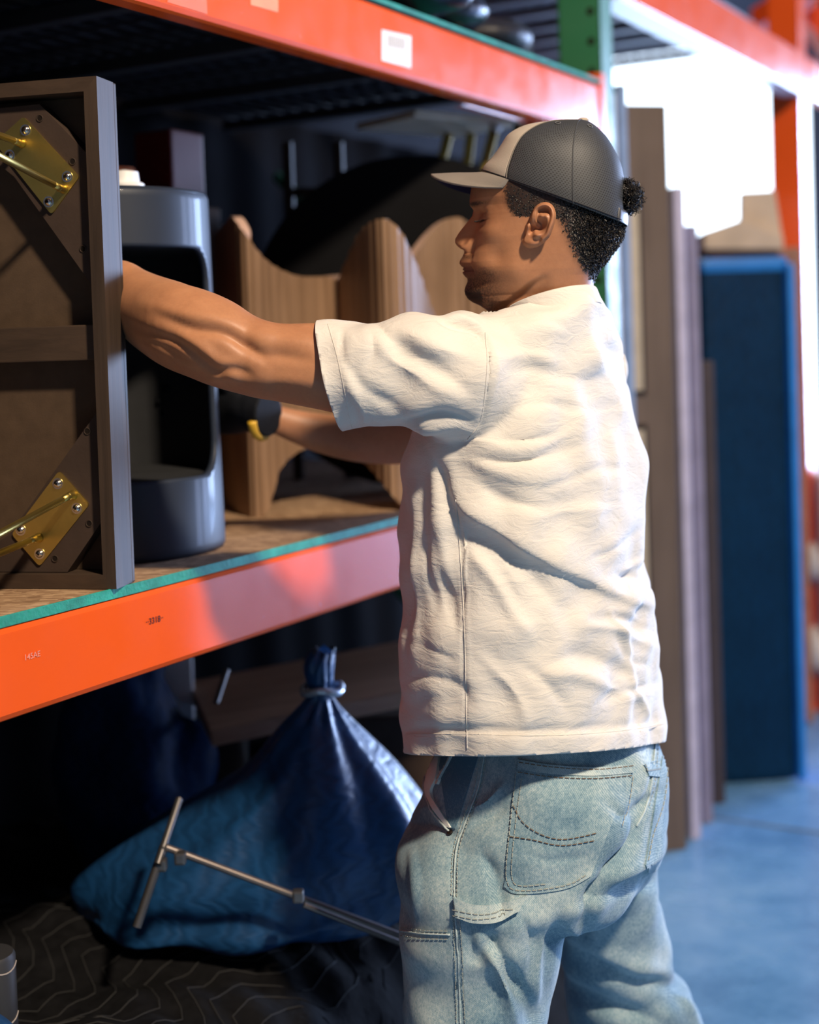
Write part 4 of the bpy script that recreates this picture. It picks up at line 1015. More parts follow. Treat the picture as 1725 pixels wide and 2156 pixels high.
legR = [(1720, 1160, 1400, 2.22, 1.1, 0), (1780, 1150, 1402, 2.24, 1.1, 0), (1830, 1150, 1388, 2.26, 1.1, 0), (1880, 1150, 1390, 2.28, 1.1, 0), (1960, 1160, 1408, 2.32, 1.1, 0), (2020, 1176, 1414, 2.34, 1.1, 0), (2060, 1182, 1428, 2.36, 1.1, 0), (2090, 1186, 1456, 2.37, 1.1, 0), (2120, 1190, 1470, 2.39, 1.1, 0), (2156, 1200, 1482, 2.40, 1.1, 0), (2260, 1232, 1500, 2.44, 1.1, 0), (2400, 1268, 1500, 2.48, 1.1, 0), (2490, 1285, 1495, 2.50, 1.1, 0)]
jm.add(*ring_loft(legL, 48, 2.1)); jm.add(*ring_loft(legR, 48, 2.1))
V, Nn, Fc = remeshed(jm, .0045, 8, .5)
S_ = []
st_(-.020, 14, 14, (1230, 1960), (1250, 1880), (1290, 1820), (1330, 1770), (1350, 1700))
st_(-.012, 10, 26, (1215, 1905), (1300, 1885), (1370, 1860), (1400, 1830))
st_(.010, 14, 14, (1240, 1850), (1300, 1840), (1360, 1820), (1400, 1790))
st_(-.012, 16, 16, (1180, 1990), (1240, 2020), (1300, 2050), (1370, 2070), (1430, 2080))
st_(.012, 16, 20, (1190, 1960), (1260, 2000), (1330, 2030), (1410, 2050))
st_(-.016, 18, 18, (1200, 2080), (1260, 2110), (1330, 2130), (1400, 2160))
st_(.010, 12, 12, (1420, 2085), (1445, 2100), (1465, 2140), (1478, 2190))
st_(-.012, 12, 16, (1125, 2156), (1110, 2100), (1070, 2040), (1040, 1990), (1020, 1960))
st_(.012, 16, 14, (1080, 2160), (1070, 2100), (1050, 2040), (1010, 1980))
st_(-.010, 18, 18, (990, 1960), (1000, 2020), (1020, 2000), (1060, 1960))
st_(-.009, 12, 14, (1020, 1800), (1040, 1840), (1050, 1880), (1060, 1930))
st_(.006, 12, 12, (1150, 1930), (1150, 1990), (1130, 2060), (1140, 2120))
st_(-.006, 10, 10, (1100, 1935), (1130, 2000), (1120, 2060))
st_(-.008, 14, 14, (1180, 1920), (1170, 1990), (1150, 2060), (1140, 2130))
st_(-.006, 10, 12, (990, 1740), (1030, 1720), (1060, 1700))
st_(.006, 12, 12, (985, 1700), (1020, 1690), (1060, 1650))
st_(-.008, 10, 10, (860, 1740), (890, 1735), (930, 1745), (960, 1760))
st_(.006, 12, 12, (865, 1720), (900, 1700), (930, 1715))
st_(.006, 10, 10, (870, 1790), (880, 1860), (878, 1940))
st_(-.004, 3, 3, (1020, 1580), (1005, 1660), (975, 1740), (958, 1800), (955, 1900), (962, 2000), (968, 2156))
st_(-.005, 5, 6, (1375, 1570), (1368, 1640), (1355, 1720))
st_(-.008, 12, 12, (1270, 1690), (1310, 1720), (1350, 1700), (1400, 1660))
st_(-.004, 7, 9, (1110, 1800), (1160, 1810), (1230, 1800))
V = sculpt(V, Nn, S_); Nn = normals(V, Fc)
rs = np.random.RandomState(11); h = np.zeros(len(V))
for k in range(20):
    d = rs.randn(3); fr = rs.uniform(20, 80); d = d/np.linalg.norm(d)*fr; h += np.sin(V@d+1.5*np.sin(V@rs.randn(3)*12)+rs.uniform(0, 6))*.0011*(40/fr)**.6
V = V+Nn*h[:, None]
bm = bmesh.new(); vs_ = [bm.verts.new(v) for v in V]; bm.verts.index_update()
for f in Fc: bm.faces.new([vs_[i] for i in f])
cut(Vector((0, 0, .07)), Vector((0, 0, -1)), lambda c: c.z < .2)
cut(at(1080, 1440, 2.1), Vector((0, 0, 1)), lambda c: c.z > .85)
bmesh.ops.recalc_face_normals(bm, faces=list(bm.faces)); bm.verts.index_update(); V = np.array([v.co[:] for v in bm.verts]); Fc = [tuple(v.index for v in f.verts) for f in bm.faces]; bm.free()
jeans = mk('jeans', V, Fc, MT['denim'], man, smooth=True)
so = jeans.modifiers.new('cloth', 'SOLIDIFY'); so.thickness = .002; so.offset = -1
TJ = bvh(V, Fc)
def pocket(name, A, B, nu, nv, off=.0022, mat='denim'):
    Vp, Fp = surf_patch(TJ, A, B, nu, nv, off, 2.0); return mk(name, Vp, Fp, MT[mat], jeans, smooth=True, auto=50)
pocket('back_pocket', [(1091, 1601), (1160, 1612), (1250, 1617), (1335, 1609)], [(1063, 1866), (1085, 1882), (1150, 1878), (1200, 1868), (1243, 1845)], 40, 40)
# the pocket's right side curves in: hem band, edges and stitching follow
pocket('pocket_hem', [(1092, 1600), (1160, 1611), (1250, 1616), (1336, 1608)], [(1091, 1619), (1160, 1630), (1250, 1635), (1331, 1628)], 5, 40, .0036, 'denim_light')
pocket('back_pocket', [(1394, 1592), (1403, 1596), (1411, 1602)], [(1358, 1822), (1366, 1838), (1378, 1834)], 40, 10)
pocket('hammer_loop', [(953, 1888), (1000, 1905), (1060, 1902), (1109, 1884)], [(956, 1926), (1010, 1941), (1058, 1938), (1090, 1918)], 8, 40, .010, 'denim_light')
pocket('pocket_facing', [(921, 1578), (960, 1579), (1012, 1579)], [(944, 1738), (952, 1742), (960, 1745)], 26, 20, .0012, 'denim_dark')
pocket('pocket_bag', [(917, 1578), (906, 1610), (897, 1650), (905, 1690), (944, 1740)], [(930, 1578), (928, 1600), (921, 1640), (912, 1675), (952, 1742)], 10, 40, .0042)
jeans.children[-1].data.materials.clear() if False else None
for o in list(SC.objects):
    if o.name.startswith('pocket_bag'): o.data.materials.clear(); o.data.materials.append(MT['pocketing'])
m = MB(); surf_tube(m, TJ, [(919, 1578), (908, 1610), (898, 1650), (905, 1692), (925, 1722), (950, 1747)], .0016, .0045); m.mk('pocket_edge', MT['denim_light'], jeans, smooth=True)
for ln in ([(1022, 1580), (1007, 1660), (977, 1740), (960, 1800), (957, 1900)], [(959, 1930), (964, 2000), (970, 2156)], [(843, 1960), (890, 1966), (948, 1968)], [(1380, 1566), (1373, 1640), (1360, 1700), (1340, 1740)]):
    m = MB(); surf_tube(m, TJ, ln, .0016, .0006); m.mk('felled_seam', MT['denim_light'], jeans, smooth=True)
for ln in ([(1027, 1582), (1012, 1660), (983, 1740), (966, 1800), (963, 1890)], [(1014, 1580), (999, 1660), (970, 1740), (953, 1800), (950, 1888)], [(953, 1930), (957, 2000), (962, 2156)], [(968, 1930), (973, 2000), (980, 2156)], [(845, 1970), (890, 1976), (946, 1977)], [(845, 1953), (890, 1958), (946, 1960)],
           [(1386, 1566), (1379, 1640), (1366, 1700)]):
    m = MB(); surf_tube(m, TJ, ln, .0007, .0014, 3, 4, dash=(2, 1)); m.mk('seam_stitching', MT['thread_pale'], jeans, kind='stuff')
for ln in ([(1083, 1695), (1100, 1728), (1130, 1752), (1165, 1765), (1200, 1765), (1262, 1752)], [(1074, 1762), (1120, 1768), (1180, 1779), (1255, 1768)], [(1094, 1606), (1160, 1616), (1250, 1621), (1330, 1613)], [(1092, 1626), (1160, 1637), (1250, 1641), (1328, 1634)]):
    m = MB(); surf_tube(m, TJ, ln, .0006, .0038, 3, 4, dash=(3, 1)); m.mk('pocket_stitching', MT['thread'], jeans, kind='stuff')
for ln in ([(1088, 1630), (1078, 1720), (1069, 1800), (1068, 1850), (1084, 1874), (1150, 1870), (1200, 1860), (1240, 1838)], [(1100, 1640), (1089, 1720), (1080, 1800), (1079, 1846), (1092, 1864), (1150, 1860)], [(1331, 1636), (1322, 1690), (1306, 1745)], [(1405, 1590), (1397, 1680), (1372, 1760), (1362, 1815)]):
    m = MB(); surf_tube(m, TJ, ln, .0008, .0030, 3, 4, dash=(3, 1)); m.mk('pocket_stitching', MT['thread_pale'], jeans, kind='stuff')
for x0, y0, x1, y1 in ((962, 1915, 1080, 1915), (962, 1924, 1070, 1926)):
    m = MB(); surf_tube(m, TJ, [(x0, y0), ((x0+x1)/2, y0+10), (x1, y1)], .0006, .0108, 3, 4, dash=(3, 1)); m.mk('loop_stitching', MT['thread_pale'], jeans, kind='stuff')
q, qn = hit(TJ, 949, 1755, .002); m = MB(); m.tube([q, q+qn*.002, q+qn*.0035], [.0042, .0042, .0018], 16); m.mk('rivet', plain('dark_rivet', (.05, .04, .035), .3, metal=.8), jeans, smooth=True, auto=40)
# ---------------------------------------------------------------- bare arms, trunk
bd = MB()
armL = [(200, 545, 200, 650, 2.135, .50), (232, 545, 235, 675, 2.125, .58), (266, 550, 272, 708, 2.105, .72), (288, 566, 308, 734, 2.085, .80), (322, 581, 351, 760, 2.05, .86), (366, 594, 395, 786, 2.005, .88), (409, 605, 438, 806, 1.985, .88), (453, 620, 476, 820, 1.97, .86), (496, 640, 505, 829, 1.96, .84), (534, 664, 534, 837, 1.955, .84), (563, 675, 562, 842, 1.95, .86), (598, 681, 598, 848, 1.95, .88), (666, 680, 670, 862, 1.945, .88), (720, 684, 720, 872, 1.945, .88), (820, 690, 820, 880, 1.95, .9), (950, 700, 950, 890, 1.98, .85), (1060, 720, 1060, 880, 2.05, .7)]
bd.add(*outline_tube(armL, 40))
armR = [(520, 838, 512, 898, 2.48, .62), (560, 846, 552, 902, 2.48, .70), (620, 862, 600, 925, 2.49, .78), (690, 872, 660, 950, 2.50, .84), (770, 876, 745, 972, 2.50, .9), (850, 868, 830, 978, 2.50, .9), (910, 838, 900, 970, 2.50, .9), (1000, 800, 990, 945, 2.49, .9), (1120, 750, 1110, 900, 2.42, .9), (1230, 730, 1230, 860, 2.26, .8)]
bd.add(*outline_tube(armR, 32))
trunk = [(1480, 950, 1300, 2.13, 1.45, 0), (1400, 925, 1320, 2.13, 1.5, 0), (1200, 900, 1325, 2.13, 1.5, 0), (1000, 905, 1320, 2.13, 1.5, 0), (869, 930, 1310, 2.12, 1.55, 0), (760, 985, 1295, 2.11, 1.6, 0), (700, 1030, 1275, 2.10, 1.5, 0), (672, 1085, 1240, 2.07, 1.0, 0), (645, 1100, 1235, 2.05, .8, 0)]
bd.add(*ring_loft(trunk, 48, 2.1))
V, Nn, Fc = remeshed(bd, .0034, 6, .5)
S_ = []
st_(-.010, 13, 13, (330, 660), (400, 690), (470, 700), (520, 730), (560, 760))
st_(.006, 16, 16, (300, 640), (370, 660), (440, 670), (500, 690))
st_(-.008, 10, 12, (270, 690), (330, 708), (380, 725), (430, 760), (470, 790))
st_(.008, 13, 13, (380, 710), (420, 730), (460, 760), (500, 770))
st_(.007, 12, 14, (440, 795), (480, 790), (510, 800))
st_(-.005, 9, 9, (455, 785), (490, 775), (530, 790))
st_(-.006, 14, 14, (480, 700), (540, 740), (600, 750), (660, 760))
st_(.005, 18, 18, (520, 700), (590, 715), (660, 720))
st_(.005, 16, 16, (530, 800), (600, 800), (680, 810))
st_(-.005, 8, 8, (300, 715), (350, 735), (400, 765))
S_ = [(a, b*.7, c, d) for a, b, c, d in S_]
V = sculpt(V, Nn, S_, ymax=2.3)
bodyV, bodyF = V, Fc
# ---------------------------------------------------------------- head (local frame: f forward, l his left, z up)
HA = math.radians(9); HF = Vector((-math.cos(HA), math.sin(HA), 0)); HL = Vector((-math.sin(HA), -math.cos(HA), 0)); HZ = Vector((0, 0, 1))
HO = at(1150, 475, 2.05)
def hp(px, py, lat=0.0):
    q = on_plane(px, py, HO+HL*lat, HL)-HO; return q.dot(HF), q.dot(HZ)
def hw_(x, y, z): return HO+HF*x+HL*y+HZ*z
face = [(997, 380), (993, 400), (991, 412), (990, 424), (993, 434), (998, 443), (994, 455), (985, 467), (974, 480), (964, 494), (958.5, 504), (958.5, 511), (962, 517), (969, 523), (977, 527), (977, 533), (974, 541), (969, 549), (968, 555), (972, 561), (977, 564), (974, 568), (973, 573), (977, 580), (984, 587), (984, 594), (980, 603), (978, 612), (980, 621), (986, 630), (996, 637), (1010, 643), (1022, 651), (1040, 664), (1052, 690), (1058, 740)]
base = [(1000, 380), (997, 400), (995, 424), (1002, 440), (1004, 460), (1004, 480), (1003, 500), (1000, 520), (994, 535), (989, 555), (988, 580), (988, 600), (985, 612), (984, 621), (989, 630), (998, 637), (1011, 643), (1022, 651), (1040, 664), (1052, 690), (1058, 740)]
back = [(1240, 280), (1290, 330), (1306, 380), (1311, 430), (1311, 470), (1306, 500), (1286, 530), (1266, 558), (1254, 580), (1250, 600), (1248, 640), (1244, 690), (1236, 740)]
fz = np.array([hp(*p)[::-1] for p in face]); bz = np.array([hp(*p)[::-1] for p in base]); kz = np.array([hp(*p)[::-1] for p in back])
fz = fz[np.argsort(fz[:, 0])]; bz = bz[np.argsort(bz[:, 0])]; kz = kz[np.argsort(kz[:, 0])]
zpx = lambda y: hp(1150, y)[1]
wid = np.array([(zpx(y), v) for y, v in ((280, .050), (310, .066), (350, .075), (400, .078), (450, .0775), (500, .074), (540, .070), (570, .066), (600, .060), (625, .055), (650, .053), (690, .050), (740, .046))]); wid = wid[np.argsort(wid[:, 0])]
zs = np.concatenate([np.linspace(zpx(740), zpx(655), 24)[:-1], np.linspace(zpx(655), zpx(415), 190)[:-1], np.linspace(zpx(415), zpx(318), 30)])
nA = 300; HV = []; stub = []; lips = []
th = np.linspace(0, 2*math.pi, nA, endpoint=False)
# denser sampling around the face
th = th - .42*np.sin(th)*.9
zN = {k: zpx(k) for k in range(380, 700, 1)}
zc = zpx(470); g = lambda v, s: np.exp(-(v/s)**2)
eyez = zpx(457)
def jawz(x):                                               # height of the jaw line at forward position x
    return np.interp(x, [hp(1150, 600)[0], hp(1121, 596)[0], hp(1095, 612)[0], hp(1070, 628)[0], hp(1040, 640)[0], hp(1010, 648)[0]][:6], [zpx(575), zpx(592), zpx(612), zpx(628), zpx(642), zpx(655)])
for z in zs:
    bx_ = np.interp(z, bz[:, 0], bz[:, 1]); fx = np.interp(z, fz[:, 0], fz[:, 1]); kx = np.interp(z, kz[:, 0], kz[:, 1]); wd = np.interp(z, wid[:, 0], wid[:, 1])
    if z > zpx(380): bx_ = hp(1000, 380)[0]-(z-zpx(380))*1.5; fx = bx_; wd = wd-max(0, z-zpx(380))*.6
    cx = hp(1165, 475)[0] if z > zpx(600) else np.interp(z, [zpx(740), zpx(600)], [hp(1160, 740)[0], hp(1165, 475)[0]])
    ct, s_ = np.cos(th), np.sin(th)
    # front half blunt ellipse, narrowing towards the chin
    pf = 2.35 if z > zpx(560) else np.interp(z, [zpx(650), zpx(620), zpx(560)], [2.0, 1.75, 2.35])
    p = np.where(ct > 0, pf, 2.1)
    xx = np.sign(ct)*np.abs(ct)**(2/p)*np.where(ct > 0, bx_-cx, cx-kx); yy = np.sign(s_)*np.abs(s_)**(2/p)*wd
    x = cx+xx; y = yy; fr = smoothstep(.15, .75, ct)
    # midline ridge (nose, lips, chin)
    dz = fx-bx_
    if z > zpx(529): wn = np.interp(z, [zpx(526), zpx(510), zpx(490), zpx(460), zpx(440), zpx(424)], [.0145, .0125, .0095, .0085, .011, .030])
    else: wn = np.interp(z, [zpx(660), zpx(600), zpx(575), zpx(545), zpx(529)], [.03, .018, .022, .022, .018])
    x = x+dz*np.exp(-(np.abs(y)/wn)**2.4)*fr
    # alar wings, nostril groove
    zw = zpx(513); ay = np.abs(y)
    x = x+fr*.0105*g(ay-.0135, .0055)*g(z-zw, .0085)-fr*.004*g(ay-.0215, .004)*g(z-zpx(508), .010)
    x = x-fr*.005*g(ay-.007, .004)*g(z-zpx(524), .003)
    # eye sockets, lids, brow
    x = x-fr*.012*g(ay-.030, .015)*g(z-eyez, .013)+fr*.0075*g(ay-.031, .0115)*g(z-(eyez-.001), .0075)
    x = x-fr*.0022*g(ay-.031, .013)*g(z-(eyez-.0035), .0011)-fr*.0016*g(ay-.031, .014)*g(z-(eyez+.0075), .0016)
    x = x+fr*.0042*g(ay-.026, .018)*g(z-zpx(428), .006)
    # cheekbone, nasolabial fold, mouth corner, jaw muscles
    cb = g(z-zpx(490), .014)*g(x-hp(1035, 480)[0], .020); y = y+np.sign(y)*.0045*cb
    x = x-fr*.0025*g(ay-(.020+(zpx(515)-z)*.35), .004)*smoothstep(zpx(560), zpx(530), z)*smoothstep(zpx(505), zpx(520), z) if z < zpx(505) else x
    x = x-fr*.0045*g(ay-.025, .005)*g(z-zpx(564), .006)
    x = x-fr*.0030*g(z-zpx(564), .0014)*(ay < .025)
    x = x-fr*.006*g(ay-.030, .018)*g(z-zpx(585), .012)
    y = y+np.sign(y)*.003*g(x-hp(1095, 560)[0], .018)*g(z-zpx(575), .018)
    y = y-np.sign(y)*.004*g(x-hp(1055, 540)[0], .015)*g(z-zpx(540), .016)
    # temple hollow
    y = y-np.sign(y)*.003*g(x-hp(1045, 440)[0], .015)*g(z-zpx(430), .014)
    # below the jaw line pull the neck in
    jl = jawz(x); below = smoothstep(0, .012, jl-z)*smoothstep(hp(1175, 600)[0], hp(1110, 600)[0], x)
    y = y*(1-.16*below*np.where(z > zpx(668), 1, np.clip((z-zpx(720))/(zpx(668)-zpx(720)), 0, 1)))
    # neck tendon
    y = y+np.sign(y)*.0035*g(x-(hp(1150, 600)[0]+(zpx(560)-z)*.45), .009)*smoothstep(zpx(570), zpx(610), z)
    for k in range(nA): HV.append(hw_(x[k], y[k], z)[:])
    # masks
    hairline = np.interp(z, [zpx(y_) for y_ in (625, 600, 575, 550, 520, 490, 470, 462, 455, 445, 430, 410, 380)], [hp(q_, 470)[0] for q_ in (1260, 1232, 1215, 1200, 1186, 1176, 1165, 1085, 1083, 1074, 1068, 1066, 1066)])
    hm = smoothstep(-.004, .016, hairline-x)*1.0
    if z < zpx(462): hm = smoothstep(-.002, .030, hairline-x)
    if z < zpx(600): hm = hm*np.clip((z-zpx(632))/(zpx(600)-zpx(632)), 0, 1)
    beard = 1.3*g(z-zpx(627), .0095)*smoothstep(hp(1022, 600)[0], hp(1008, 600)[0], x)
    beard = beard+.5*smoothstep(hp(1100, 600)[0], hp(1020, 600)[0], x)*smoothstep(zpx(545), zpx(580), z)*(z > zpx(660))
    beard = beard+.5*g(z-zpx(537), .005)*(ay < .028)*fr
    brow = .9*g(z-zpx(427), .0035)*g(ay-.030, .020)*fr+1.0*g(ay-.031, .013)*g(z-(eyez-.0038), .0016)*fr
    stub += list(np.clip(hm*1.1+beard+brow, 0, 1))
    lips += list(fr*g(z-zpx(563), .0085)*(ay < .026)*.8)
HFc = grid_faces(len(zs), nA, True)+[tuple(range((len(zs)-1)*nA, len(zs)*nA))]
HVn = np.array(HV)
# ---------------------------------------------------------------- ear as a sculpted relief joined to the head
def ear(sgn):
    def E(x, y): return (940+x/6.635, 370+y/6.635)
    out = [E(*p) for p in ((1175, 560), (1205, 490), (1255, 425), (1325, 385), (1400, 375), (1470, 402), (1518, 465), (1540, 555), (1528, 650), (1498, 745), (1455, 850), (1385, 925), (1295, 985), (1200, 1012), (1125, 1003), (1068, 962), (1062, 905), (1085, 850), (1095, 780), (1105, 700), (1145, 650))]
    P = spline(out+[out[0]], 6)[:-1]; c = np.array(E(1300, 700)); nr = 54; n = len(P); V = []; 
    rim = [E(*p) for p in ((1290, 700), (1240, 660), (1225, 590), (1245, 500), (1290, 440), (1350, 410), (1420, 412), (1475, 460), (1505, 545), (1500, 640), (1470, 740), (1430, 835), (1370, 900))]
    anti = [E(*p) for p in ((1345, 560), (1395, 560), (1425, 620), (1425, 700), (1390, 780), (1320, 825), (1240, 800))]
    XX = []; YY = []; RR = []
    for i in range(nr+1):
        k = (i/nr)**.8
        for q in P: p = c+(q-c)*k; XX.append(p[0]); YY.append(p[1]); RR.append(k)
    X, Y, Rr = map(np.array, (XX, YY, RR)); G = lambda x, y, sx, sy=None: np.exp(-((X-E(x, y)[0])/(sx/6.635))**2-((Y-E(x, y)[1])/((sy or sx)/6.635))**2)
    d1 = polydist(X, Y, spline(rim, 5))[0]*6.635; d2 = polydist(X, Y, spline(anti, 5))[0]*6.635
    h = .0035+.0055*np.exp(-(d1/42)**4)+.0040*np.exp(-(d2/44)**2)
    h += -.0115*G(1290, 710, 85, 75)-.0095*G(1195, 765, 36, 52)-.0050*G(1370, 500, 95, 45)
    h += .0055*G(1160, 720, 38, 55)+.0042*G(1270, 850, 60, 38)+.0030*G(1190, 940, 80, 55)+.002*G(1350, 590, 60, 30)
    edge = smoothstep(.80, 1.0, Rr); h = h-(.006*edge**2)
    ex = np.array([hp(a, b, .078)[0] for a, b in zip(X, Y)]); ez = np.array([hp(a, b, .078)[1] for a, b in zip(X, Y)])
    # the rear edge stands off the skull
    x0 = hp(1105, 480, .078)[0]; flare = np.clip(x0-ex, 0, .07)*.30
    ey = .0755+flare+h*1.05
    Vt = [hw_(a, b*sgn, z_)[:] for a, b, z_ in zip(ex, ey, ez)]
    cxm, czm = ex.mean(), ez.mean()
    Vb = [hw_(cxm+(ex[nr*n+j]-cxm)*.93+.002, (.073+flare[nr*n+j]*.75)*sgn, czm+(ez[nr*n+j]-czm)*.95)[:] for j in range(n)]
    Vb2 = [hw_(cxm+(ex[nr*n+j]-cxm)*.45+.008, .066*sgn, czm+(ez[nr*n+j]-czm)*.7)[:] for j in range(n)]
    V = Vt+Vb+Vb2; Fe = grid_faces(nr+3, n, True)
    return V, Fe
mats_attr = []
allV = [np.array(bodyV)]; allF = [list(bodyF)]; at_s = [np.zeros(len(bodyV))]; at_l = [np.zeros(len(bodyV))]
def addpart(V, Fp, s, l):
    off = sum(len(a) for a in allV); allV.append(np.array(V)); allF.append([tuple(i+off for i in f) for f in Fp]); at_s.append(np.array(s)); at_l.append(np.array(l))
addpart(HVn, HFc, stub, lips)
for sg in (1, -1):
    eV, eF = ear(sg); addpart(eV, eF, np.zeros(len(eV)), np.full(len(eV), .12))
body = mk('body', np.vstack(allV), [f for q in allF for f in q], MT['skin'], man, smooth=True)
bmx = bmesh.new(); bmx.from_mesh(body.data); bmesh.ops.recalc_face_normals(bmx, faces=bmx.faces); bmx.to_mesh(body.data); bmx.free()
for nme, arr in (('stubble', np.concatenate(at_s)), ('lips', np.concatenate(at_l))):
    a = body.data.attributes.new(nme, 'FLOAT', 'POINT'); a.data.foreach_set('value', arr.astype(np.float32))
# eyelashes
m = MB()
for sg in (1, -1):
    for k in range(22):
        yy = sg*(.020+.022*k/21); x0 = float(np.interp(eyez-.003, bz[:, 0], bz[:, 1]))-.010-.25*max(0, abs(yy)-.03)
        a = hw_(x0+.0035, yy, eyez-.0035); m.tube([a, a+HF*.004-HZ*.001, a+HF*.0075-HZ*.0005], [.0004, .0003, .0001], 3)
m.mk('eyelashes', MT['hair'], man, kind='stuff')
# ---------------------------------------------------------------- short curly hair
TB = bvh(HVn, HFc)
hb = MB(); rs = np.random.RandomState(3); cnt = 0
curl_t = np.linspace(0, 1, 6)
def curl(p, n, L, rad):
    a = Vector(rs.randn(3)); a = (a-n*a.dot(n)).normalized(); b = n.cross(a); f0 = rs.uniform(0, 6.28); tw = rs.uniform(3.5, 6.5)
    pts = [p+n*(L*t*.8)+a*(rad*(math.cos(f0+tw*t)-math.cos(f0)))+b*(rad*(math.sin(f0+tw*t)-math.sin(f0))) for t in curl_t]
    hb.tube(pts, [.00075, .00075, .0007, .0006, .0005, .0003], 3, False)
idx = np.array(stub).reshape(len(zs), nA)
hairsel = []
Hl = (HVn-np.array(HO))@np.array([HF[:], HL[:], HZ[:]]).T
for i in range(6, len(zs)-20):
    for j in range(nA):
        k = i*nA+j; x, y, z = Hl[k]
        if x > hp(1066, 430)[0] or z > zpx(395) or z < zpx(628): continue
        w_ = idx[i, j]
        if w_ < .25: continue
        hairsel.append((k, w_, x, z))
nH = normals(HVn, HFc)
ctr = np.array(HO); sgn_ = np.sign(((HVn[hairsel[0][0]]-ctr)*nH[hairsel[0][0]]).sum()) or 1
for k, w_, x, z in hairsel:
    backness = np.clip((hp(1180, 470)[0]-x)/.05, 0, 1)
    pr = .50*(w_**1.5)*(.45+.55*backness)
    if rs.rand() > pr: continue
    p = Vector(HVn[k]); n = Vector(nH[k]*sgn_).normalized(); L = (.0012+.0065*backness**1.2*w_)*rs.uniform(.6, 1.25)
    if z < zpx(560): L *= .6
    if x > hp(1100, 450)[0]: L *= .8
    curl(p-n*.0005, n, L, .0011+.0010*backness*rs.rand()); cnt += 1
# tuft coming out through the opening of the cap
tc = hw_(hp(1321, 423)[0], 0.0, zpx(423))
for k in range(2600):
    d = Vector(rs.randn(3)).normalized()
    f_ = rs.uniform(.6, 1.1); q = tc+Vector((d.x*.017, d.y*.022, d.z*.020))*f_; curl(q-d*.004, d, rs.uniform(.004, .018), .0032)
hb.ellip(tc, (.012, .016, .013), nu=16, nv=10)
hair = hb.mk('hair', MT['hair'], man, kind='stuff')
# ---------------------------------------------------------------- cap
cap = None
def capframe():
    # meridian tables (rho, h) sampled from the photographed outline
    front = [(1.0, 0), (.965, .13), (.89, .29), (.80, .55), (.733, .757), (.62, .90), (.50, .97), (.30, .995), (.0, 1.0)]
    backm = [(1.0, 0), (1.01, .12), (.99, .30), (.93, .48), (.84, .62), (.61, .80), (.40, .90), (.21, .965), (.0, 1.0)]
    side = [(1.0, 0), (1.0, .15), (.97, .34), (.91, .53), (.80, .70), (.62, .85), (.42, .945), (.22, .985), (.0, 1.0)]
    def tab(T_): return spline(T_, 6)
    A, B, C_ = tab(front), tab(backm), tab(side); n = len(A)
    bx, bz_ = hp(1228, 253); fx, fz_ = hp(1015, 361); kx, kzz = hp(1322, 474)
    cx = (fx+kx)/2; half = (fx-kx)/2; nph = 144; V = []; UV = []; phs = np.linspace(0, 2*math.pi, nph, endpoint=False)
    for i in range(n):
        for ph in phs:
            c, s = math.cos(ph), math.sin(ph)
            rx = cx+half*math.copysign(abs(c)**.92, c); ry = .0835*math.copysign(abs(s)**.92, s); rz = fz_+(kzz-fz_)*(fx-rx)/(fx-kx)
            # bottom edge bows down a little at the sides
            rz -= .004*abs(s)
            wf, wb, ws = max(c, 0)**2, max(-c, 0)**2, s*s
            t = A[i]*wf+B[i]*wb+C_[i]*ws; rho, h = t
            V.append(hw_(bx+(rx-bx)*rho, ry*rho, rz+(bz_-rz)*h)[:]); UV.append((ph/(2*math.pi), i/(n-1)))
    return V, n, nph, (bx, bz_, fx, fz_, kx, kzz, cx, half), phs
cV, cn, cp, CP, phs = capframe()
FcF = []; FcM = []
seamph = math.radians(55)
for i in range(cn-1):
    for j in range(cp):
        ph = phs[j]+math.pi/cp; a = ph if ph < math.pi else 2*math.pi-ph
        f = (i*cp+j, i*cp+(j+1) % cp, (i+1)*cp+(j+1) % cp, (i+1)*cp+j)
        k = i/(cn-1)
        if a > math.radians(158) and k < .30+.0*a and ((a-math.pi)/math.radians(22))**2+(k/.36)**2 < 1: continue
        (FcF if a < seamph else FcM).append(f)
capT = empty('cap', HO+HZ*.1, parent=man)
def submesh(name, Fs, mat, par, th=.0016):
    used = sorted({i for f in Fs for i in f}); mp_ = {u: q for q, u in enumerate(used)}
    o = mk(name, [cV[i] for i in used], [tuple(mp_[i] for i in f) for f in Fs], mat, par, smooth=True)
    uv = o.data.uv_layers.new(name='UVMap')
    for lp in o.data.loops:
        gi = used[lp.vertex_index]; uv.data[lp.index].uv = ((gi % cp)/cp, (gi//cp)/(cn-1))
    so = o.modifiers.new('cloth', 'SOLIDIFY'); so.thickness = th; so.offset = -1; return o
submesh('front_panel', FcF, MT['capgrey'], capT); submesh('mesh_panel', FcM, MT['mesh'], capT)
cVa = np.array(cV).reshape(cn, cp, 3); nC = normals(cVa.reshape(-1, 3), grid_faces(cn, cp, True)).reshape(cn, cp, 3)
if ((cVa[5, 36]-np.array(HO))*nC[5, 36]).sum() < 0: nC = -nC
def crown_line(j, off=.0004, r=.0009, i0=0, i1=None): 
    m = MB(); m.tube([tuple(cVa[i, j]+nC[i, j]*off) for i in range(i0, i1 or cn-1)], r, 6); return m
for deg in (55, -55, 105, -105):
    m = crown_line(int(round((deg % 360)/360*cp))); m.mk('panel_seam', MT['mesh'] if abs(deg) > 60 else MT['brimtop'], capT, smooth=True)
m = MB(); m.tube([tuple(cVa[1, j % cp]+nC[1, j % cp]*.0003) for j in range(-62, 63)], .0010, 6); m.mk('edge_binding', plain('black_binding', (.02, .02, .025), .7), capT, smooth=True)
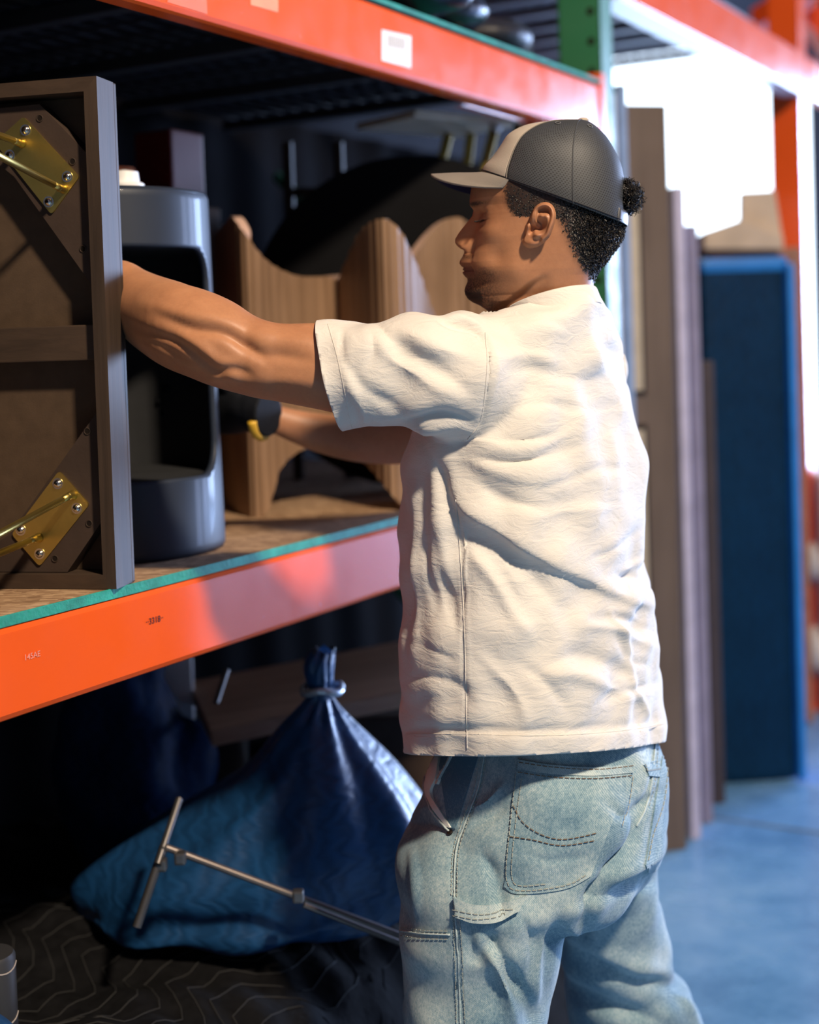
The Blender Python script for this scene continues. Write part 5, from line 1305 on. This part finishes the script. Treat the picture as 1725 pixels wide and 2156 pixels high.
for deg, i in ((78, 34), (128, 34), (-78, 34), (-128, 34)):
    j = int(round((deg % 360)/360*cp)); c = Vector(cVa[i, j]+nC[i, j]*.0006); n = Vector(nC[i, j]); a = n.orthogonal().normalized(); b = n.cross(a)
    m = MB(); m.tube([c+a*.0036*math.cos(q)+b*.0036*math.sin(q) for q in np.linspace(0, 6.2832, 17)], .0009, 6); m.mk('eyelet', plain('grey_eyelet', (.11, .115, .125), .6) if not bpy.data.materials.get('grey_eyelet') else bpy.data.materials['grey_eyelet'], capT, smooth=True)
bt = hw_(CP[0], 0, CP[1]-.0005); m = MB(); m.ellip(bt, (.0085, .0085, .0042), nu=20, nv=10); m.mk('button', MT['capgrey'], capT, smooth=True)
# snap strap under the opening
pts = []
for a in np.linspace(-30, 30, 15):
    ph = math.radians(180+a); c, s = math.cos(ph), math.sin(ph); bx, bz_, fx, fz_, kx, kzz, cx, half = CP
    rx = cx+half*math.copysign(abs(c)**.92, c); ry = .0835*math.copysign(abs(s)**.92, s); rz = fz_+(kzz-fz_)*(fx-rx)/(fx-kx)+.008; pts.append(hw_(rx, ry, rz))
m = MB(); m.tube(pts, [(.010, .0011)]*15, 12, True, flat=(0, 0, 1)); m.mk('snap_strap', MT['capstrap'], capT, smooth=True)
# brim
bx, bz_, fx, fz_, kx, kzz, cx, half = CP
nb, na_ = 26, 61; Vt = []
L = hp(909, 361)[0]-fx
for i in range(nb):
    v = i/(nb-1)
    for j in range(na_):
        u = -1+2*j/(na_-1); a = math.radians(58)*u
        rx = cx+half*math.copysign(abs(math.cos(a))**.92, math.cos(a)); ry = .0835*math.copysign(abs(math.sin(a))**.92, math.sin(a)); rz = fz_+(kzz-fz_)*(fx-rx)/(fx-kx)-.002
        # front outline of the brim
        ox = fx-.030*abs(u)**2.4+L*(1-abs(u)**2.9)**.62; oy = .0835*.985*math.sin(a)/math.sin(math.radians(58))*math.sin(math.radians(58))*1.02
        x = rx+(ox-rx)*v; y = ry*(1-v)+oy*v
        z = rz*(1-v)+(fz_-.034*abs(y/.0725)**2)*v if True else 0
        z = rz+(fz_-.032*(y/.0725)**2-rz)*smoothstep(0, .6, v)
        Vt.append(hw_(x, y, z)[:])
bf = grid_faces(nb, na_)
br = mk('brim', Vt, bf, [MT['brimtop'], MT['brimunder']], capT, smooth=True)
bmx = bmesh.new(); bmx.from_mesh(br.data); bmesh.ops.recalc_face_normals(bmx, faces=bmx.faces)
if sum(f.normal.z for f in bmx.faces) < 0: bmesh.ops.reverse_faces(bmx, faces=bmx.faces)
bmx.to_mesh(br.data); bmx.free()
so = br.modifiers.new('board', 'SOLIDIFY'); so.thickness = .0030; so.offset = -1; so.material_offset = 1; so.material_offset_rim = 0
# ---------------------------------------------------------------- gloved hands
def glove(wrist, dirv, upv, sc, name, curlv=.9, yellow=True):
    d = Vector(dirv).normalized(); u_ = Vector(upv); u_ = (u_-d*u_.dot(d)).normalized(); s = d.cross(u_)   # d: towards fingers, u_: back of hand, s: across
    mb = MB(); w0 = Vector(wrist)
    mb.tube([w0-d*.045*sc, w0-d*.02*sc, w0, w0+d*.03*sc, w0+d*.06*sc, w0+d*.095*sc], [(.031*sc, .036*sc), (.030*sc, .034*sc), (.027*sc, .032*sc), (.021*sc, .040*sc), (.018*sc, .044*sc), (.014*sc, .041*sc)], 24, flat=u_)
    lens = (.070, .080, .075, .060)
    for k in range(4):
        o = w0+d*.088*sc+s*(-.030+.020*k)*sc; p = [o-d*.02*sc, o]; a = 0
        for q, fr in enumerate((.45, .32, .25)):
            a += curlv*(.5+.3*q); p.append(p[-1]+(d*math.cos(a)-u_*math.sin(a))*lens[k]*fr*1.1*sc)
        mb.tube(p, [.0095*sc, .0100*sc, .0095*sc, .0088*sc, .0075*sc], 12)
    o = w0+d*.025*sc-s*.030*sc; p = [o, o+(d*.6-s*.6-u_*.4).normalized()*.032*sc]; p.append(p[-1]+(d*.8-s*.15-u_*.6).normalized()*.030*sc); p.append(p[-1]+(d*.8+s*.2-u_*.7).normalized()*.024*sc)
    mb.tube(p, [.014*sc, .0125*sc, .0105*sc, .0085*sc], 12)
    V, Nn, Fg = remeshed(mb, .0028, 3, .5)
    g_ = mk(name, V, Fg, MT['glove'], man, smooth=True)
    if yellow:
        m = MB(); c = w0-d*.036*sc; m.tube([c+(u_*.0325*math.cos(q)+s*.0375*math.sin(q))*sc-d*.004*math.cos(q*2) for q in np.linspace(1.5, 3.0, 14)], [(.0075*sc, .0060*sc)]*14, 8); m.mk('wrist_strap', MT['yellow'], g_, smooth=True)
    return g_
wr = at(522, 866, 2.475); wl_ = at(226, 606, 2.132)
glove(wr, (-.78, .60, .08), (.62, .78, .15), 1.12, 'glove', .40)
glove(wl_, (-1, .20, .22), (0, -1, .1), .95, 'glove', .12)
# ---------------------------------------------------------------- shoes
for (x, y, Y, yaw) in ((975, 2800, 2.03, 2.6), (1395, 2800, 2.52, 2.3)):
    c = at(x, y, Y); c.z = 0; d = Vector((math.cos(yaw), math.sin(yaw), 0)); s = Vector((-d.y, d.x, 0)); mb = MB()
    mb.ellip(c+d*.11+Vector((0, 0, .045)), (.095, .048, .045), (d, s, HZ)); mb.ellip(c+d*.0+Vector((0, 0, .06)), (.075, .042, .06), (d, s, HZ)); mb.tube([c+Vector((0, 0, .05)), c+Vector((0, 0, .16))], .045, 20)
    V, Nn, Fg = remeshed(mb, .006, 4); V[:, 2] = np.maximum(V[:, 2], .012); sho = mk('shoe', V, Fg, plain('white_shoe', (.5, .5, .48), .6) if not bpy.data.materials.get('white_shoe') else bpy.data.materials['white_shoe'], man, smooth=True)
    m = MB(); m.tube([c-d*.075+Vector((0, 0, .010)), c-d*.06+Vector((0, 0, .010)), c+d*.05+Vector((0, 0, .010)), c+d*.15+Vector((0, 0, .010)), c+d*.205+Vector((0, 0, .010))], [(.010, .030), (.010, .040), (.010, .044), (.010, .048), (.010, .026)], 20, flat=(0, 0, 1)); m.mk('sole', MT['white'], sho, smooth=True)
